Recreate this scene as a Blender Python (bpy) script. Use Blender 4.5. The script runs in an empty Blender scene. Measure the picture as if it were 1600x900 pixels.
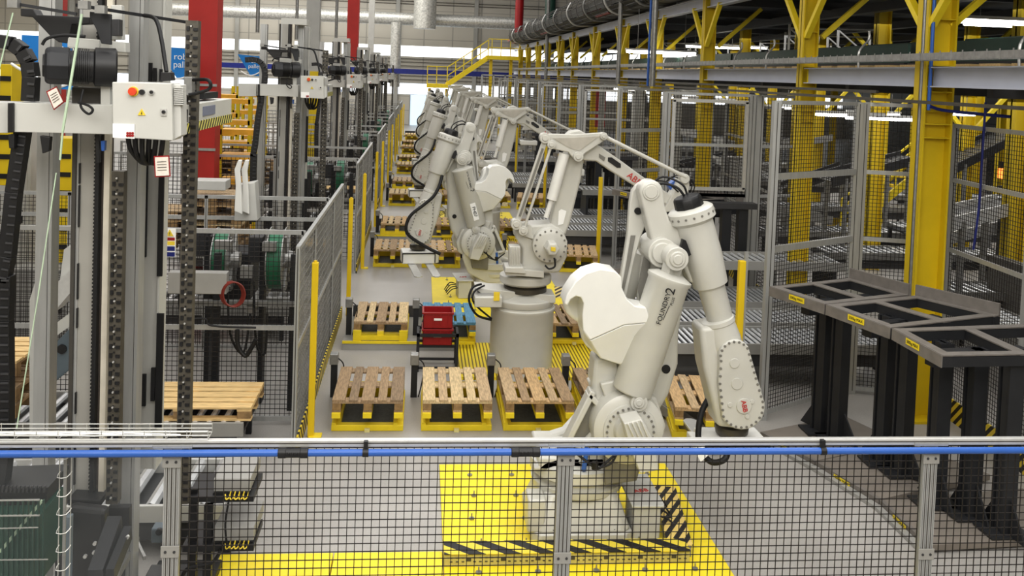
import bpy, bmesh, math, random
from mathutils import Vector as V, Matrix
random.seed(7)
PI = math.pi
SC = bpy.context.scene
COL = SC.collection
# ------------------------------------------------------------------ camera geometry
F, CX, CY, H = 1450., 800., 176., 4.15
def _d(px, py): return V((px-CX, -(py-CY), -F))
_y = _d(660, 112).normalized(); _h = _d(1660, 148)
_x = (_h - _y*_h.dot(_y)).normalized(); _z = _x.cross(_y)
R3 = Matrix((_x, _y, _z)); CAM = V((0, 0, H))
def at(px, py, X=None, Y=None, Z=None):
    w = R3 @ _d(px, py)
    t = X/w[0] if X is not None else Y/w[1] if Y is not None else (Z-H)/w[2]
    return CAM + w*t
cam = bpy.data.cameras.new('camera'); co = bpy.data.objects.new('camera', cam); COL.objects.link(co)
cam.sensor_width = 36; cam.lens = F/1600*36; cam.shift_y = -(450-CY)/1600; cam.clip_end = 300
co.matrix_world = Matrix.Translation(CAM) @ R3.to_4x4()
SC.camera = co
SC.view_settings.view_transform = 'Standard'; SC.view_settings.look = 'None'
SC.view_settings.exposure = 0.06; SC.view_settings.gamma = 0.9

# ------------------------------------------------------------------ materials
def lin(c):
    c = c/255.
    return c/12.92 if c <= .04045 else ((c+.055)/1.055)**2.4
def rgb(r, g, b): return (lin(r), lin(g), lin(b), 1)
MATS = {}
def nt(name):
    m = bpy.data.materials.new(name); m.use_nodes = True
    t = m.node_tree; return m, t, t.nodes['Principled BSDF']
def mat(name, c, rough=.5, metal=0., var=.12, scale=6., bump=.0, emit=None, es=0., coat=0., stretch=None):
    if name in MATS: return MATS[name]
    m, t, b = nt(name); N = t.nodes; L = t.links
    tc = N.new('ShaderNodeTexCoord'); no = N.new('ShaderNodeTexNoise')
    no.inputs['Scale'].default_value = scale; no.inputs['Detail'].default_value = 5
    src = tc.outputs['Object']
    if stretch:
        mp = N.new('ShaderNodeMapping'); mp.inputs['Scale'].default_value = stretch
        L.new(src, mp.inputs[0]); src = mp.outputs[0]
    L.new(src, no.inputs['Vector'])
    mx = N.new('ShaderNodeMix'); mx.data_type = 'RGBA'
    d = tuple(x*(1-var) for x in c[:3])+(1,); u = tuple(min(1, x*(1+var)) for x in c[:3])+(1,)
    mx.inputs[6].default_value = d; mx.inputs[7].default_value = u
    mr = N.new('ShaderNodeMapRange'); mr.inputs[1].default_value = .3; mr.inputs[2].default_value = .7
    L.new(no.outputs['Fac'], mr.inputs[0]); L.new(mr.outputs[0], mx.inputs[0]); L.new(mx.outputs[2], b.inputs['Base Color'])
    b.inputs['Roughness'].default_value = rough; b.inputs['Metallic'].default_value = metal
    b.inputs['Coat Weight'].default_value = coat
    if bump:
        bp = N.new('ShaderNodeBump'); bp.inputs['Strength'].default_value = bump; bp.inputs['Distance'].default_value = .02
        L.new(no.outputs['Fac'], bp.inputs['Height']); L.new(bp.outputs[0], b.inputs['Normal'])
    if emit: b.inputs['Emission Color'].default_value = emit; b.inputs['Emission Strength'].default_value = es
    MATS[name] = m; return m
def stripes(name, c1, c2, d, per, duty=.5, rough=.5):
    """repeating bands along direction d in object space"""
    m, t, b = nt(name); N = t.nodes; L = t.links
    tc = N.new('ShaderNodeTexCoord'); dp = N.new('ShaderNodeVectorMath'); dp.operation = 'DOT_PRODUCT'
    dp.inputs[1].default_value = tuple(x/per for x in d); L.new(tc.outputs['Object'], dp.inputs[0])
    fr = N.new('ShaderNodeMath'); fr.operation = 'FRACT'; L.new(dp.outputs['Value'], fr.inputs[0])
    gt = N.new('ShaderNodeMath'); gt.operation = 'GREATER_THAN'; gt.inputs[1].default_value = duty; L.new(fr.outputs[0], gt.inputs[0])
    mx = N.new('ShaderNodeMix'); mx.data_type = 'RGBA'; mx.inputs[6].default_value = c1; mx.inputs[7].default_value = c2
    L.new(gt.outputs[0], mx.inputs[0]); L.new(mx.outputs[2], b.inputs['Base Color']); b.inputs['Roughness'].default_value = rough
    MATS[name] = m; return m
ROB = mat('robot_paint', rgb(198, 197, 190), .38, 0, .05, 3, coat=.2)
ROBW = mat('counterweight_paint', rgb(228, 228, 224), .4, 0, .03, 4, bump=.08, coat=.2)
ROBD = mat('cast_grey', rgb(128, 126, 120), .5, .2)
ALU = mat('aluminium', rgb(176, 177, 176), .35, .35, .08, 20, stretch=(1, 1, .1))
ALUB = mat('bright_aluminium', rgb(205, 205, 203), .3, .4, .05, 20)
GROOVE = mat('profile_groove', rgb(70, 67, 62), .6)
STEEL = mat('galvanised_steel', rgb(150, 150, 148), .38, .55, .15, 14)
CHROME = mat('roller_steel', rgb(214, 216, 218), .25, .45, .1, 8)
DARK = mat('dark_steel', rgb(66, 66, 68), .5, .2, .1)
DARKER = mat('charcoal_metal', rgb(44, 45, 48), .5, .2, .1)
TABLE = mat('table_steel', rgb(128, 123, 118), .55, .25, .12, 9)
BLACK = mat('black_plastic', rgb(26, 26, 28), .45)
RUB = mat('black_rubber', rgb(18, 18, 20), .6)
YEL = mat('safety_yellow', rgb(232, 208, 40), .5, 0, .07, 5)
YELF = mat('yellow_floor_plate', rgb(240, 218, 50), .5, 0, .08, 3)
YELC = mat('yellow_column_paint', rgb(214, 186, 22), .5, 0, .1, 1.5)
YELP = mat('yellow_post_paint', rgb(228, 196, 30), .42, 0, .05, 3)
RED = mat('red_column_paint', rgb(178, 42, 36), .5, 0, .08, 2)
REDP = mat('red_plastic', rgb(150, 24, 28), .4, 0, .08, 6)
REDL = mat('red_lettering', rgb(190, 40, 38), .5)
BLUE = mat('blue_tube', rgb(52, 98, 176), .3, 0, .06, 5)
BLUED = mat('dark_blue_paint', rgb(22, 34, 112), .5)
BLUEB = mat('banner_blue', rgb(30, 128, 205), .6, 0, .04)
WHITE = mat('white_print', rgb(240, 240, 238), .5, 0, .02)
PANEL = mat('panel_light_grey', rgb(192, 192, 188), .5, 0, .05, 4)
PANELD = mat('panel_mid_grey', rgb(152, 151, 147), .5, 0, .06, 4)
CABI = mat('cabinet_paint', rgb(194, 194, 189), .45, 0, .03, 3)
GREEN = mat('dark_green_plastic', rgb(30, 66, 54), .5, 0, .12, 6)
GREENR = mat('strap_green', rgb(34, 104, 74), .4, 0, .15, 12, stretch=(1, 8, 8))
SLATE = mat('slate_blue_steel', rgb(92, 104, 112), .5)
WIRE = mat('dark_wire', rgb(40, 36, 34), .55, .2)
WIREL = mat('zinc_wire', rgb(190, 190, 186), .35, .5)
BEAM = mat('beam_paint', rgb(198, 202, 214), .5, 0, .04, 3)
COLG = mat('column_grey', rgb(176, 176, 172), .55, 0, .05, 2)
DUCT = mat('foil_duct', rgb(190, 190, 186), .4, .4, .3, 9, bump=.5)
GRATE_D = mat('pit_grate', rgb(70, 72, 66), .6, 0, .3, 30)
CABLE_RED = mat('red_brown_cable', rgb(120, 44, 34), .5)
LAMP = mat('tube_light', (1, 1, 1, 1), .5, emit=(1, .97, .9, 1), es=9)
DAY = mat('daylight_pane', (1, 1, 1, 1), .3, emit=(.93, .97, 1, 1), es=1.7)
DAYB = mat('blue_daylight_pane', rgb(190, 215, 235), .3, emit=(.68, .84, 1, 1), es=.85)
LIME = mat('pale_green_tape', rgb(176, 196, 170), .6)
HAZ = stripes('hazard_tape', rgb(226, 206, 66), rgb(28, 27, 26), (1, 1.3, 0), .3)
HAZX = stripes('hazard_tape_side', rgb(226, 200, 120), rgb(28, 27, 26), (1.6, -1, .0), .17)
HAZV = stripes('hazard_tape_arm', rgb(214, 206, 110), rgb(34, 33, 30), (.5, 1, -1.0), .085)
HAZK = stripes('hazard_kick_tape', rgb(226, 200, 60), rgb(28, 27, 26), (0, 1, 1), .14)
SLOT = stripes('yellow_grating', rgb(232, 208, 40), rgb(120, 100, 22), (1, 0, 0), .05, .62)
WOODS = []
for i, c in enumerate([(182, 158, 124), (158, 134, 104), (200, 178, 138), (138, 118, 94), (190, 160, 118)]):
    WOODS.append(mat('pallet_wood_%d' % i, rgb(*c), .75, 0, .3, 7, bump=.25, stretch=(9, 1.2, 6)))
WOODB = mat('blue_wood', rgb(92, 140, 168), .7, 0, .22, 6, bump=.2, stretch=(9, 1.2, 6))
WOODE = mat('wood_end_grain', rgb(150, 122, 84), .8, 0, .3, 14)
WOODX = mat('wood_lengthwise', rgb(222, 192, 138), .7, 0, .2, 6, bump=.2, stretch=(1.2, 9, 6))
def glassmat():
    m, t, b = nt('clear_sheet'); b.inputs['Base Color'].default_value = (.9, .93, .92, 1)
    b.inputs['Roughness'].default_value = .08; b.inputs['Alpha'].default_value = .04; b.inputs['Specular IOR Level'].default_value = .25; b.inputs['Base Color'].default_value = (.5, .53, .55, 1)
    n = t.nodes.new('ShaderNodeTexNoise'); n.inputs['Scale'].default_value = 3
    mr = t.nodes.new('ShaderNodeMapRange'); mr.inputs[3].default_value = .06; mr.inputs[4].default_value = .045
    t.links.new(n.outputs['Fac'], mr.inputs[0]); t.links.new(mr.outputs[0], b.inputs['Roughness']); return m
GLASS = glassmat()
def floormat():
    m, t, b = nt('polished_concrete'); N = t.nodes; L = t.links
    tc = N.new('ShaderNodeTexCoord')
    n1 = N.new('ShaderNodeTexNoise'); n1.inputs['Scale'].default_value = .9; n1.inputs['Detail'].default_value = 8
    n2 = N.new('ShaderNodeTexNoise'); n2.inputs['Scale'].default_value = 60; n2.inputs['Detail'].default_value = 3
    for n in (n1, n2): L.new(tc.outputs['Object'], n.inputs['Vector'])
    r = N.new('ShaderNodeValToRGB'); r.color_ramp.elements[0].position = .3; r.color_ramp.elements[1].position = .72
    r.color_ramp.elements[0].color = rgb(150, 147, 143); r.color_ramp.elements[1].color = rgb(178, 175, 171)
    ad = N.new('ShaderNodeMath'); ad.operation = 'MULTIPLY_ADD'; ad.inputs[1].default_value = .35
    L.new(n2.outputs['Fac'], ad.inputs[0])
    sc = N.new('ShaderNodeMath'); sc.operation = 'MULTIPLY'; sc.inputs[1].default_value = .68
    L.new(n1.outputs['Fac'], sc.inputs[0]); L.new(sc.outputs[0], ad.inputs[2]); L.new(ad.outputs[0], r.inputs[0])
    L.new(r.outputs[0], b.inputs['Base Color'])
    mr = N.new('ShaderNodeMapRange'); mr.inputs[3].default_value = .28; mr.inputs[4].default_value = .5
    L.new(n1.outputs['Fac'], mr.inputs[0]); L.new(mr.outputs[0], b.inputs['Roughness']); return m
FLOOR = floormat()
def wallmat(name, c, seam, per, axis):
    m, t, b = nt(name); N = t.nodes; L = t.links
    tc = N.new('ShaderNodeTexCoord'); sx = N.new('ShaderNodeSeparateXYZ'); L.new(tc.outputs['Object'], sx.inputs[0])
    def band(out, per, w):
        a = N.new('ShaderNodeMath'); a.operation = 'DIVIDE'; a.inputs[1].default_value = per; L.new(out, a.inputs[0])
        f = N.new('ShaderNodeMath'); f.operation = 'FRACT'; L.new(a.outputs[0], f.inputs[0])
        g = N.new('ShaderNodeMath'); g.operation = 'LESS_THAN'; g.inputs[1].default_value = w; L.new(f.outputs[0], g.inputs[0]); return g.outputs[0]
    o = N.new('ShaderNodeMath'); o.operation = 'MAXIMUM'
    L.new(band(sx.outputs[axis], per, .04), o.inputs[0]); L.new(band(sx.outputs[2], 1.1, .05), o.inputs[1])
    no = N.new('ShaderNodeTexNoise'); no.inputs['Scale'].default_value = .35; L.new(tc.outputs['Object'], no.inputs['Vector'])
    m0 = N.new('ShaderNodeMix'); m0.data_type = 'RGBA'; m0.inputs[6].default_value = tuple(x*.86 for x in c[:3])+(1,); m0.inputs[7].default_value = c
    L.new(no.outputs['Fac'], m0.inputs[0])
    m1 = N.new('ShaderNodeMix'); m1.data_type = 'RGBA'; m1.inputs[7].default_value = seam
    L.new(o.outputs[0], m1.inputs[0]); L.new(m0.outputs[2], m1.inputs[6]); L.new(m1.outputs[2], b.inputs['Base Color'])
    b.inputs['Roughness'].default_value = .6; return m
WALLB = wallmat('sandwich_panel_wall', rgb(206, 202, 192), rgb(168, 165, 158), 2.2, 0)
WALLL = wallmat('cream_panel_wall', rgb(214, 206, 186), rgb(168, 160, 144), 2.2, 1)
WALLR = wallmat('grey_panel_wall', rgb(120, 120, 116), rgb(80, 80, 78), 3, 1)
CEIL = mat('ceiling_deck', rgb(150, 150, 148), .7)
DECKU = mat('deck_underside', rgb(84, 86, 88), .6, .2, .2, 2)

SPLIT = {'leg', 'landing', 'chain_link',  'gripper_fork', 'rod_pivot', 'foot_bolt', 'black_slot', 'scissor_arm', 'shim_strip', 'bolt', 'bolt_ring', 'cover_bolt', 'cover_boss', 'post', 'frame_leg', 'floor_roller', 'cable_loop', 'clamp_band', 'label_figure', 'rod_clamp', 'alloy_bracket', 'edge_rail', 'corner_plate', 'wood_slat', 'guard_hoop', 'lower_roller', 'stiffener', 'beam_span', 'upright', 'shelf_beam', 'cross_member', 'duct_rail', 'joint_block', 'bolt_head', 'single_roller', 'deck_boards', 'blocks', 'reel_stand', 'drive_housing', 'motor_cable', 'connector_cable', 'tread', 'power_cable', 'suspension', 'tube', 'opening', 'terminal_wire'}
# ------------------------------------------------------------------ mesh builder
class MB:
    def __init__(s): s.v = []; s.f = []; s.g = []
    def add(s, vs, fs):
        s.g.append((len(s.v), len(s.f))); b = len(s.v); s.v += [V(p) for p in vs]; s.f += [[i+b for i in f] for f in fs]; return s
    def box(s, x0, x1, y0, y1, z0, z1):
        return s.add([(x, y, z) for z in (z0, z1) for y in (y0, y1) for x in (x0, x1)],
                     [(0, 2, 3, 1), (4, 5, 7, 6), (0, 1, 5, 4), (2, 6, 7, 3), (0, 4, 6, 2), (1, 3, 7, 5)])
    def cbox(s, c, sx, sy, sz): return s.box(c[0]-sx/2, c[0]+sx/2, c[1]-sy/2, c[1]+sy/2, c[2]-sz/2, c[2]+sz/2)
    def bar(s, p, q, w, h=None, up=(0, 0, 1)):
        p, q = V(p), V(q); h = h or w; d = (q-p)
        if d.length < 1e-6: return s
        d.normalize(); up = V(up)
        if abs(d.dot(up)) > .98: up = V((0, 1, 0)) if abs(d.y) < .9 else V((1, 0, 0))
        a = d.cross(up).normalized(); b = a.cross(d)
        vs = [c + a*w/2*i + b*h/2*j for c in (p, q) for i, j in ((-1, -1), (1, -1), (1, 1), (-1, 1))]
        return s.add(vs, [(3, 2, 1, 0), (4, 5, 6, 7), (0, 1, 5, 4), (1, 2, 6, 5), (2, 3, 7, 6), (3, 0, 4, 7)])
    def cyl(s, p, q, r, r2=None, n=20, caps=True):
        p, q = V(p), V(q); r2 = r if r2 is None else r2; d = (q-p).normalized()
        a = d.cross(V((0, 0, 1)) if abs(d.z) < .9 else V((1, 0, 0))).normalized(); b = d.cross(a)
        vs = []
        for c, rr in ((p, r), (q, r2)):
            vs += [c + (a*math.cos(2*PI*i/n) + b*math.sin(2*PI*i/n))*rr for i in range(n)]
        fs = [(i, (i+1) % n, n+(i+1) % n, n+i) for i in range(n)]
        if caps: fs += [tuple(range(n))[::-1], tuple(range(n, 2*n))]
        return s.add(vs, fs)
    def lathe(s, p, d, prof, n=24):
        """prof: (distance along d, radius)"""
        p = V(p); d = V(d).normalized(); a = d.cross(V((0, 0, 1)) if abs(d.z) < .9 else V((1, 0, 0))).normalized(); b = d.cross(a)
        vs = []
        for t, r in prof: vs += [p+d*t+(a*math.cos(2*PI*i/n)+b*math.sin(2*PI*i/n))*r for i in range(n)]
        fs = []
        for k in range(len(prof)-1): fs += [(k*n+i, k*n+(i+1) % n, (k+1)*n+(i+1) % n, (k+1)*n+i) for i in range(n)]
        fs += [tuple(range(n))[::-1], tuple(range((len(prof)-1)*n, len(prof)*n))]
        return s.add(vs, fs)
    def tube(s, pts, r, n=8, sub=5, closed=False):
        pts = [V(p) for p in pts]; P = []
        m = len(pts)
        for i in range(m-1 if not closed else m):
            g = lambda k: pts[k % m] if closed else pts[max(0, min(m-1, k))]
            p0, p1, p2, p3 = g(i-1), g(i), g(i+1), g(i+2)
            for j in range(sub):
                t = j/sub
                P.append(.5*((2*p1)+(p2-p0)*t+(2*p0-5*p1+4*p2-p3)*t*t+(3*p1-p0-3*p2+p3)*t**3))
        if not closed: P.append(pts[-1])
        vs = []; K = len(P); a = None
        for i in range(K):
            d = (P[(i+1) % K if closed else min(i+1, K-1)]-P[i-1 if closed else max(i-1, 0)]).normalized()
            if a is None: a = d.cross(V((0, 0, 1)) if abs(d.z) < .9 else V((1, 0, 0))).normalized()
            a = (a-d*a.dot(d)).normalized(); b = d.cross(a)
            vs += [P[i]+(a*math.cos(2*PI*k/n)+b*math.sin(2*PI*k/n))*r for k in range(n)]
        fs = []
        for i in range(K if closed else K-1):
            j = (i+1) % K
            fs += [(i*n+k, i*n+(k+1) % n, j*n+(k+1) % n, j*n+k) for k in range(n)]
        if not closed: fs += [tuple(range(n))[::-1], tuple(range((K-1)*n, K*n))]
        return s.add(vs, fs)
    def prism(s, pts, vec):
        pts = [V(p) for p in pts]; n = len(pts); vec = V(vec)
        return s.add(pts+[p+vec for p in pts], [tuple(range(n))[::-1], tuple(range(n, 2*n))]+[(i, (i+1) % n, n+(i+1) % n, n+i) for i in range(n)])
    def ring(s, x0, x1, y0, y1, z0, z1, w):
        s.box(x0, x1, y0, y0+w, z0, z1); s.box(x0, x1, y1-w, y1, z0, z1)
        s.box(x0, x0+w, y0+w, y1-w, z0, z1); return s.box(x1-w, x1, y0+w, y1-w, z0, z1)
    def build(s, name, m, parent=None, smooth=False, bevel=0, seg=2):
        if name in SPLIT and 1 < len(s.g) <= 60 and parent is not None:
            ends = s.g[1:]+[(len(s.v), len(s.f))]; o = None
            for (v0, f0), (v1, f1) in zip(s.g, ends):
                q = MB(); q.v = s.v[v0:v1]; q.f = [[i-v0 for i in f] for f in s.f[f0:f1]]; o = q.build(name, m, parent, smooth, bevel, seg)
            return o
        me = bpy.data.meshes.new(name)
        off = parent_loc(parent)
        me.from_pydata([tuple(p-off) for p in s.v], [], s.f)
        bm = bmesh.new(); bm.from_mesh(me); bmesh.ops.recalc_face_normals(bm, faces=bm.faces); bm.to_mesh(me); bm.free()
        me.materials.append(m)
        if smooth:
            me.polygons.foreach_set('use_smooth', [True]*len(me.polygons)); me.set_sharp_from_angle(angle=math.radians(38))
        o = bpy.data.objects.new(name, me); COL.objects.link(o)
        if parent is not None: o.parent = parent; LOC[o.name] = off
        if bevel:
            b = o.modifiers.new('bevel', 'BEVEL'); b.width = bevel; b.segments = seg; b.limit_method = 'ANGLE'; b.angle_limit = math.radians(35)
            b.use_clamp_overlap = True
        return o
LOC = {}
def parent_loc(p):
    return LOC.get(p.name, V((0, 0, 0))) if p is not None else V((0, 0, 0))
def tag(o, label, cat, group=None, kind=None):
    o['label'] = label; o['category'] = cat
    if group: o['group'] = group
    if kind: o['kind'] = kind
    return o
def thing(name, label, cat, loc=(0, 0, 0), group=None):
    o = bpy.data.objects.new(name, None); COL.objects.link(o); o.location = loc; o.empty_display_size = .1
    LOC[o.name] = V(loc); return tag(o, label, cat, group)
def struct(name, mb, m, **k):
    o = mb.build(name, m, **k); o['kind'] = 'structure'; return o
KIDS = {}
def copy_tree(o, off, label=None, group=None):
    def cp(a, par):
        c = a.copy(); COL.objects.link(c)
        if par is not None: c.parent = par
        for ch in list(a.children): cp(ch, c)
        return c
    c = cp(o, None); c.location = o.location + V(off)
    if label: c['label'] = label
    if group: c['group'] = group
    return c
TXT = {}
def text(s, size, m, parent, origin, right, up, name='lettering', ext=.002, align='CENTER'):
    key = (s, size, m.name, ext, align)
    me = TXT.get(key)
    if me is None:
        cu = bpy.data.curves.new(name, 'FONT'); cu.body = s; cu.size = size; cu.extrude = ext; cu.align_x = align; cu.align_y = 'CENTER'; cu.resolution_u = 3
        tmp = bpy.data.objects.new('tmp', cu)
        me = bpy.data.meshes.new_from_object(tmp); me.name = name
        bpy.data.objects.remove(tmp); bpy.data.curves.remove(cu)
        me.materials.clear(); me.materials.append(m); TXT[key] = me
    o = bpy.data.objects.new(name, me); COL.objects.link(o)
    r = V(right).normalized(); u = V(up); u = (u-r*u.dot(r)).normalized(); n = r.cross(u)
    M = Matrix((r, u, n)).transposed().to_4x4(); M.translation = V(origin)-parent_loc(parent)
    if parent is not None: o.parent = parent
    o.matrix_local = M; return o
def wires(mb, p, q, z0, z1, pitch=.05, r=.0025, hp=None):
    p, q = V(p), V(q); d = q-p; L = d.length; n = max(1, int(L/pitch)); hp = hp or pitch
    for i in range(n+1):
        c = p+d*(i/n); mb.bar((c.x, c.y, z0), (c.x, c.y, z1), r*2)
    k = max(1, int((z1-z0)/hp))
    for j in range(k+1):
        z = z0+(z1-z0)*j/k; mb.bar((p.x, p.y, z), (q.x, q.y, z), r*2)
ORD = ['nearest', 'second', 'third', 'fourth', 'fifth', 'sixth', 'seventh', 'eighth', 'ninth', 'tenth', 'eleventh', 'twelfth', 'thirteenth']
FARL = ['by the front guard fence', 'one cell beyond the nearest', 'two cells beyond the nearest', 'three cells beyond the nearest', 'four cells beyond the nearest', 'five cells beyond the nearest', 'six cells beyond the nearest']

# ------------------------------------------------------------------ the room
struct('floor', MB().box(-32, 34, -2, 74, -.2, 0), FLOOR)
wb = MB()
WX0, WX1, WY = -32, 34, 72
wb.box(WX0, WX1, WY, WY+.3, 6.1, 14); wb.box(WX0, WX1, WY, WY+.3, 3.25, 5.3); wb.box(WX0, -.9, WY, WY+.3, 0, 2.35); wb.box(3.0, WX1, WY, WY+.3, 0, 2.35)
struct('wall_back', wb, WALLB)
struct('wall_left', MB().box(-32.3, -32, -2, 72.3, 0, 14), WALLL)
struct('wall_right', MB().box(34, 34.3, -2, 72.3, 0, 14), WALLR)
struct('wall_front', MB().box(-32, 34, -2.3, -2, 0, 14), WALLL)
struct('ceiling', MB().box(-32.3, 34.3, -2.3, 72.3, 14, 14.2), CEIL)
for i in range(11):
    x0 = -31.8+i*6; 
    fr = MB(); fr.box(x0, x0+5.6, WY-.02, WY+.1, 5.3, 6.1)
    w = struct('window_%d' % (i+1), fr, DAY)
    w2 = MB(); w2.box(x0, x0+5.6, WY-.02, WY+.1, 2.4, 3.2); struct('window_%d' % (i+12), w2, DAY)
    m = MB(); m.box(x0-.35, x0-.05, WY-.25, WY-.03, 0, 14); struct('trim_%d' % (i+1), m, COLG)
struct('door_1', MB().box(-.9, 3.0, WY, WY+.1, 0, 2.35), DAYB)
m = MB()
for x in (-.9, .4, 1.7, 2.95): m.box(x-.05, x+.05, WY-.06, WY, 0, 2.35)
struct('trim_20', m, ALU)
m = MB()
for z in (3.5, 3.8, 4.55, 4.85, 5.1, 9.3, 9.5): m.box(-32, 34, WY-.12, WY-.04, z, z+.03)
struct('trim_21', m, GROOVE)
tag(MB().box(-20, 12, 66, 66.4, 3.95, 4.3).build('steel_beam', BLUED), 'long dark blue horizontal beam in front of the far wall', 'beam')
d = MB(); d.cyl((-20, 68, 7.95), (20, 68, 7.9), .45, n=16); o = d.build('air_duct', DUCT, smooth=True)
tag(o, 'foil-wrapped round air duct running along the far wall', 'duct')
d = MB(); d.cyl((-1.95, 67, 3), (-1.95, 67, 7.6), .38, n=14)
tag(d.build('air_duct', DUCT, smooth=True), 'silver foil duct dropping down left of the blue beam', 'duct')
d = MB(); d.cyl((.05, 66.5, 7.2), (.05, 66.5, 13), .8, n=16)
tag(d.build('air_duct', DUCT, smooth=True), 'wide foil duct coming down from the roof', 'duct')

# building columns on the left
def hcol(mb, x, y, z0, z1, w=.55, d=.5):
    mb.box(x-w/2, x-w/2+.03, y-d/2, y+d/2, z0, z1); mb.box(x+w/2-.03, x+w/2, y-d/2, y+d/2, z0, z1); mb.box(x-w/2, x+w/2, y-.03, y+.03, z0, z1)
    return mb
c = MB().box(-4.7, -4.13, 19.2, 19.7, 0, 13.9).build('building_column', RED); tag(c, 'tall bright red column behind the strapping machines on the left', 'column')
m = MB()
for z in (.4, 1.2, 2.4, 3.7): m.box(-4.72, -4.11, 19.17, 19.2, z, z+.05)
m.build('clamp_band', ALU, c)
c = MB().box(-4.05, -3.45, 50, 50.6, 4.6, 13.9).build('building_column', RED); tag(c, 'narrow red column in the distance among the grey lift masts', 'column')
c = MB().box(-4.95, -4.4, 40, 40.5, 4.0, 13.9).build('building_column', COLG); tag(c, 'light grey column with a yellow foot beside the second mast', 'column')
MB().box(-4.97, -4.38, 39.98, 40.52, 0, 4.0).build('column_guard', YELC, c)
c = MB().box(-3.4, -3.05, 58, 58.4, 0, 13.9).build('building_column', PANEL); tag(c, 'slim cream column right of the distant red column', 'column')
for i, (px, pw, Y, M) in enumerate([(92, 12, 26, RED)]):
    a = at(px-pw/2, 60, Y=Y); b = at(px+pw/2, 60, Y=Y)
    o = MB().box(a.x, b.x, Y, Y+.3, 0, 13.9).build('building_column', M)
    tag(o, 'thin red column glimpsed behind the black motor bracket', 'column')
for i, (px, Y, M, r, lb) in enumerate([(402, 30, STEEL, .06, 'left of the second mast'), (463, 36, STEEL, .06, 'above the second control cabinet'), (525, 40, STEEL, .06, 'before the distant red column'), (810, 60, REDP, .28, 'red sprinkler riser beside the hooked duct'), (858, 52, GREEN, .3, 'dark green pipe rising behind the hooked duct')]):
    p = at(px, 60, Y=Y); o = MB().cyl((p.x, Y, 5.2 if i < 3 else 6.9), (p.x, Y, 14), r, n=10).build('vertical_pipe', M, smooth=True)
    tag(o, 'thin grey drop pipe '+lb if i < 3 else lb, 'pipe')

# ------------------------------------------------------------------ blue banners
def banner(p0, w, h, lab, lines, cut=False):
    x, y, z = p0
    t = thing('hanging_banner', lab, 'banner', p0)
    m = MB()
    if cut: m.prism([(x-w/2, y, z+h/2), (x+w/2, y, z+h/2-.05), (x+w/2, y, z-h/2), (x, y, z-h/2)], (0, .01, 0))
    else: m.box(x-w/2, x+w/2, y, y+.01, z-h/2, z+h/2)
    m.build('banner_cloth', BLUEB, t)
    for i, (s, sz, dz) in enumerate(lines): text(s, sz, WHITE, t, (x+.12, y-.008, z+dz), (1, 0, 0), (0, 0, 1))
    pts = [(x-.28+.56*k/8, y-.006, z-.28*h-.12*math.sin(PI*k/8)) for k in range(9)]
    MB().tube(pts, .02, n=6, sub=2).build('smile_stripe', WHITE, t); return t
p = at(278, 97, Y=18); banner((p.x, 18, p.z-.02), .8, .62, 'blue banner printed robot palletising, left of the red column', [('robot', .17, .12), ('palleti', .17, -.03)], True)
p = at(392, 102, Y=27); banner((p.x, 27, p.z), .75, .6, 'blue hanging banner between red column and second mast', [('robot', .16, .12), ('palleti', .16, -.03)], True)
p = at(88, 98, Y=12.5); banner((p.x, 12.5, p.z), .42, .68, 'blue banner reading ho behind the nearest black motor', [('ho', .22, .18)])
p = at(455, 108, Y=45); banner((p.x, 45, p.z), .9, .9, 'small distant blue banner right of the second mast', [('robot', .2, .12)])
p = at(42, 72, Y=13); banner((p.x, 13.2, p.z-.1), .3, .5, 'sliver of blue banner at the far left behind the column', [])

# ------------------------------------------------------------------ front guard fence
YF = 5.4
def fx(px, py=700): return at(px, py, Y=YF)
zr = fx(800, 690).z
posts = [(271, 858, 'left', 'front fence post below the wire cable tray, left of the yellow step'), (884, 868, 'centre', 'middle front fence post standing before the nearest robot foot'), (1452, 862, 'right', 'front fence post before the charcoal rack legs on the right')]
PXW = []
for px, bpy_, nm, lb in posts:
    c = fx(px, 700); x = c.x; PXW.append(x)
    t = thing('fence_post', lb, 'fence post', (x, YF, 0), 'front fence posts')
    m = MB()
    for s in (-1, 1):
        cx = x+s*.0235
        m.box(cx-.022, cx+.022, YF-.02, YF+.02, 0, zr-.03)
        for k in (-.017, -.006, .006, .017): m.box(cx+k-.0025, cx+k+.0025, YF-.026, YF-.02, 0, zr-.06)
    m.build('profile', ALU, t); 
    g = MB().box(x-.0035, x+.0035, YF-.0245, YF-.018, 0, zr-.04)
    for s in (-1, 1): g.box(x+s*.0235-.0035, x+s*.0235+.0035, YF-.0235, YF-.019, 0, zr-.05)
    g.build('groove', GROOVE, t)
    for z in (zr-.1, fx(px, bpy_).z, .7):
        b = MB().box(x-.052, x+.052, YF-.034, YF-.026, z-.035, z+.035); b.build('bracket', PANELD, t, bevel=.003)
        MB().cyl((x-.025, YF-.038, z), (x-.025, YF-.033, z), .008, n=8).cyl((x+.025, YF-.038, z), (x+.025, YF-.033, z), .008, n=8).build('bolt', DARK, t)
XL, XR = -3.4, 4.7
PB = [XL]+PXW+[XR]
nm = ['clear guard pane', 'black wire mesh panel spanning the yellow step', 'black wire mesh panel over the robot foot and plate', 'black wire mesh panel at the lower right corner']
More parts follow.
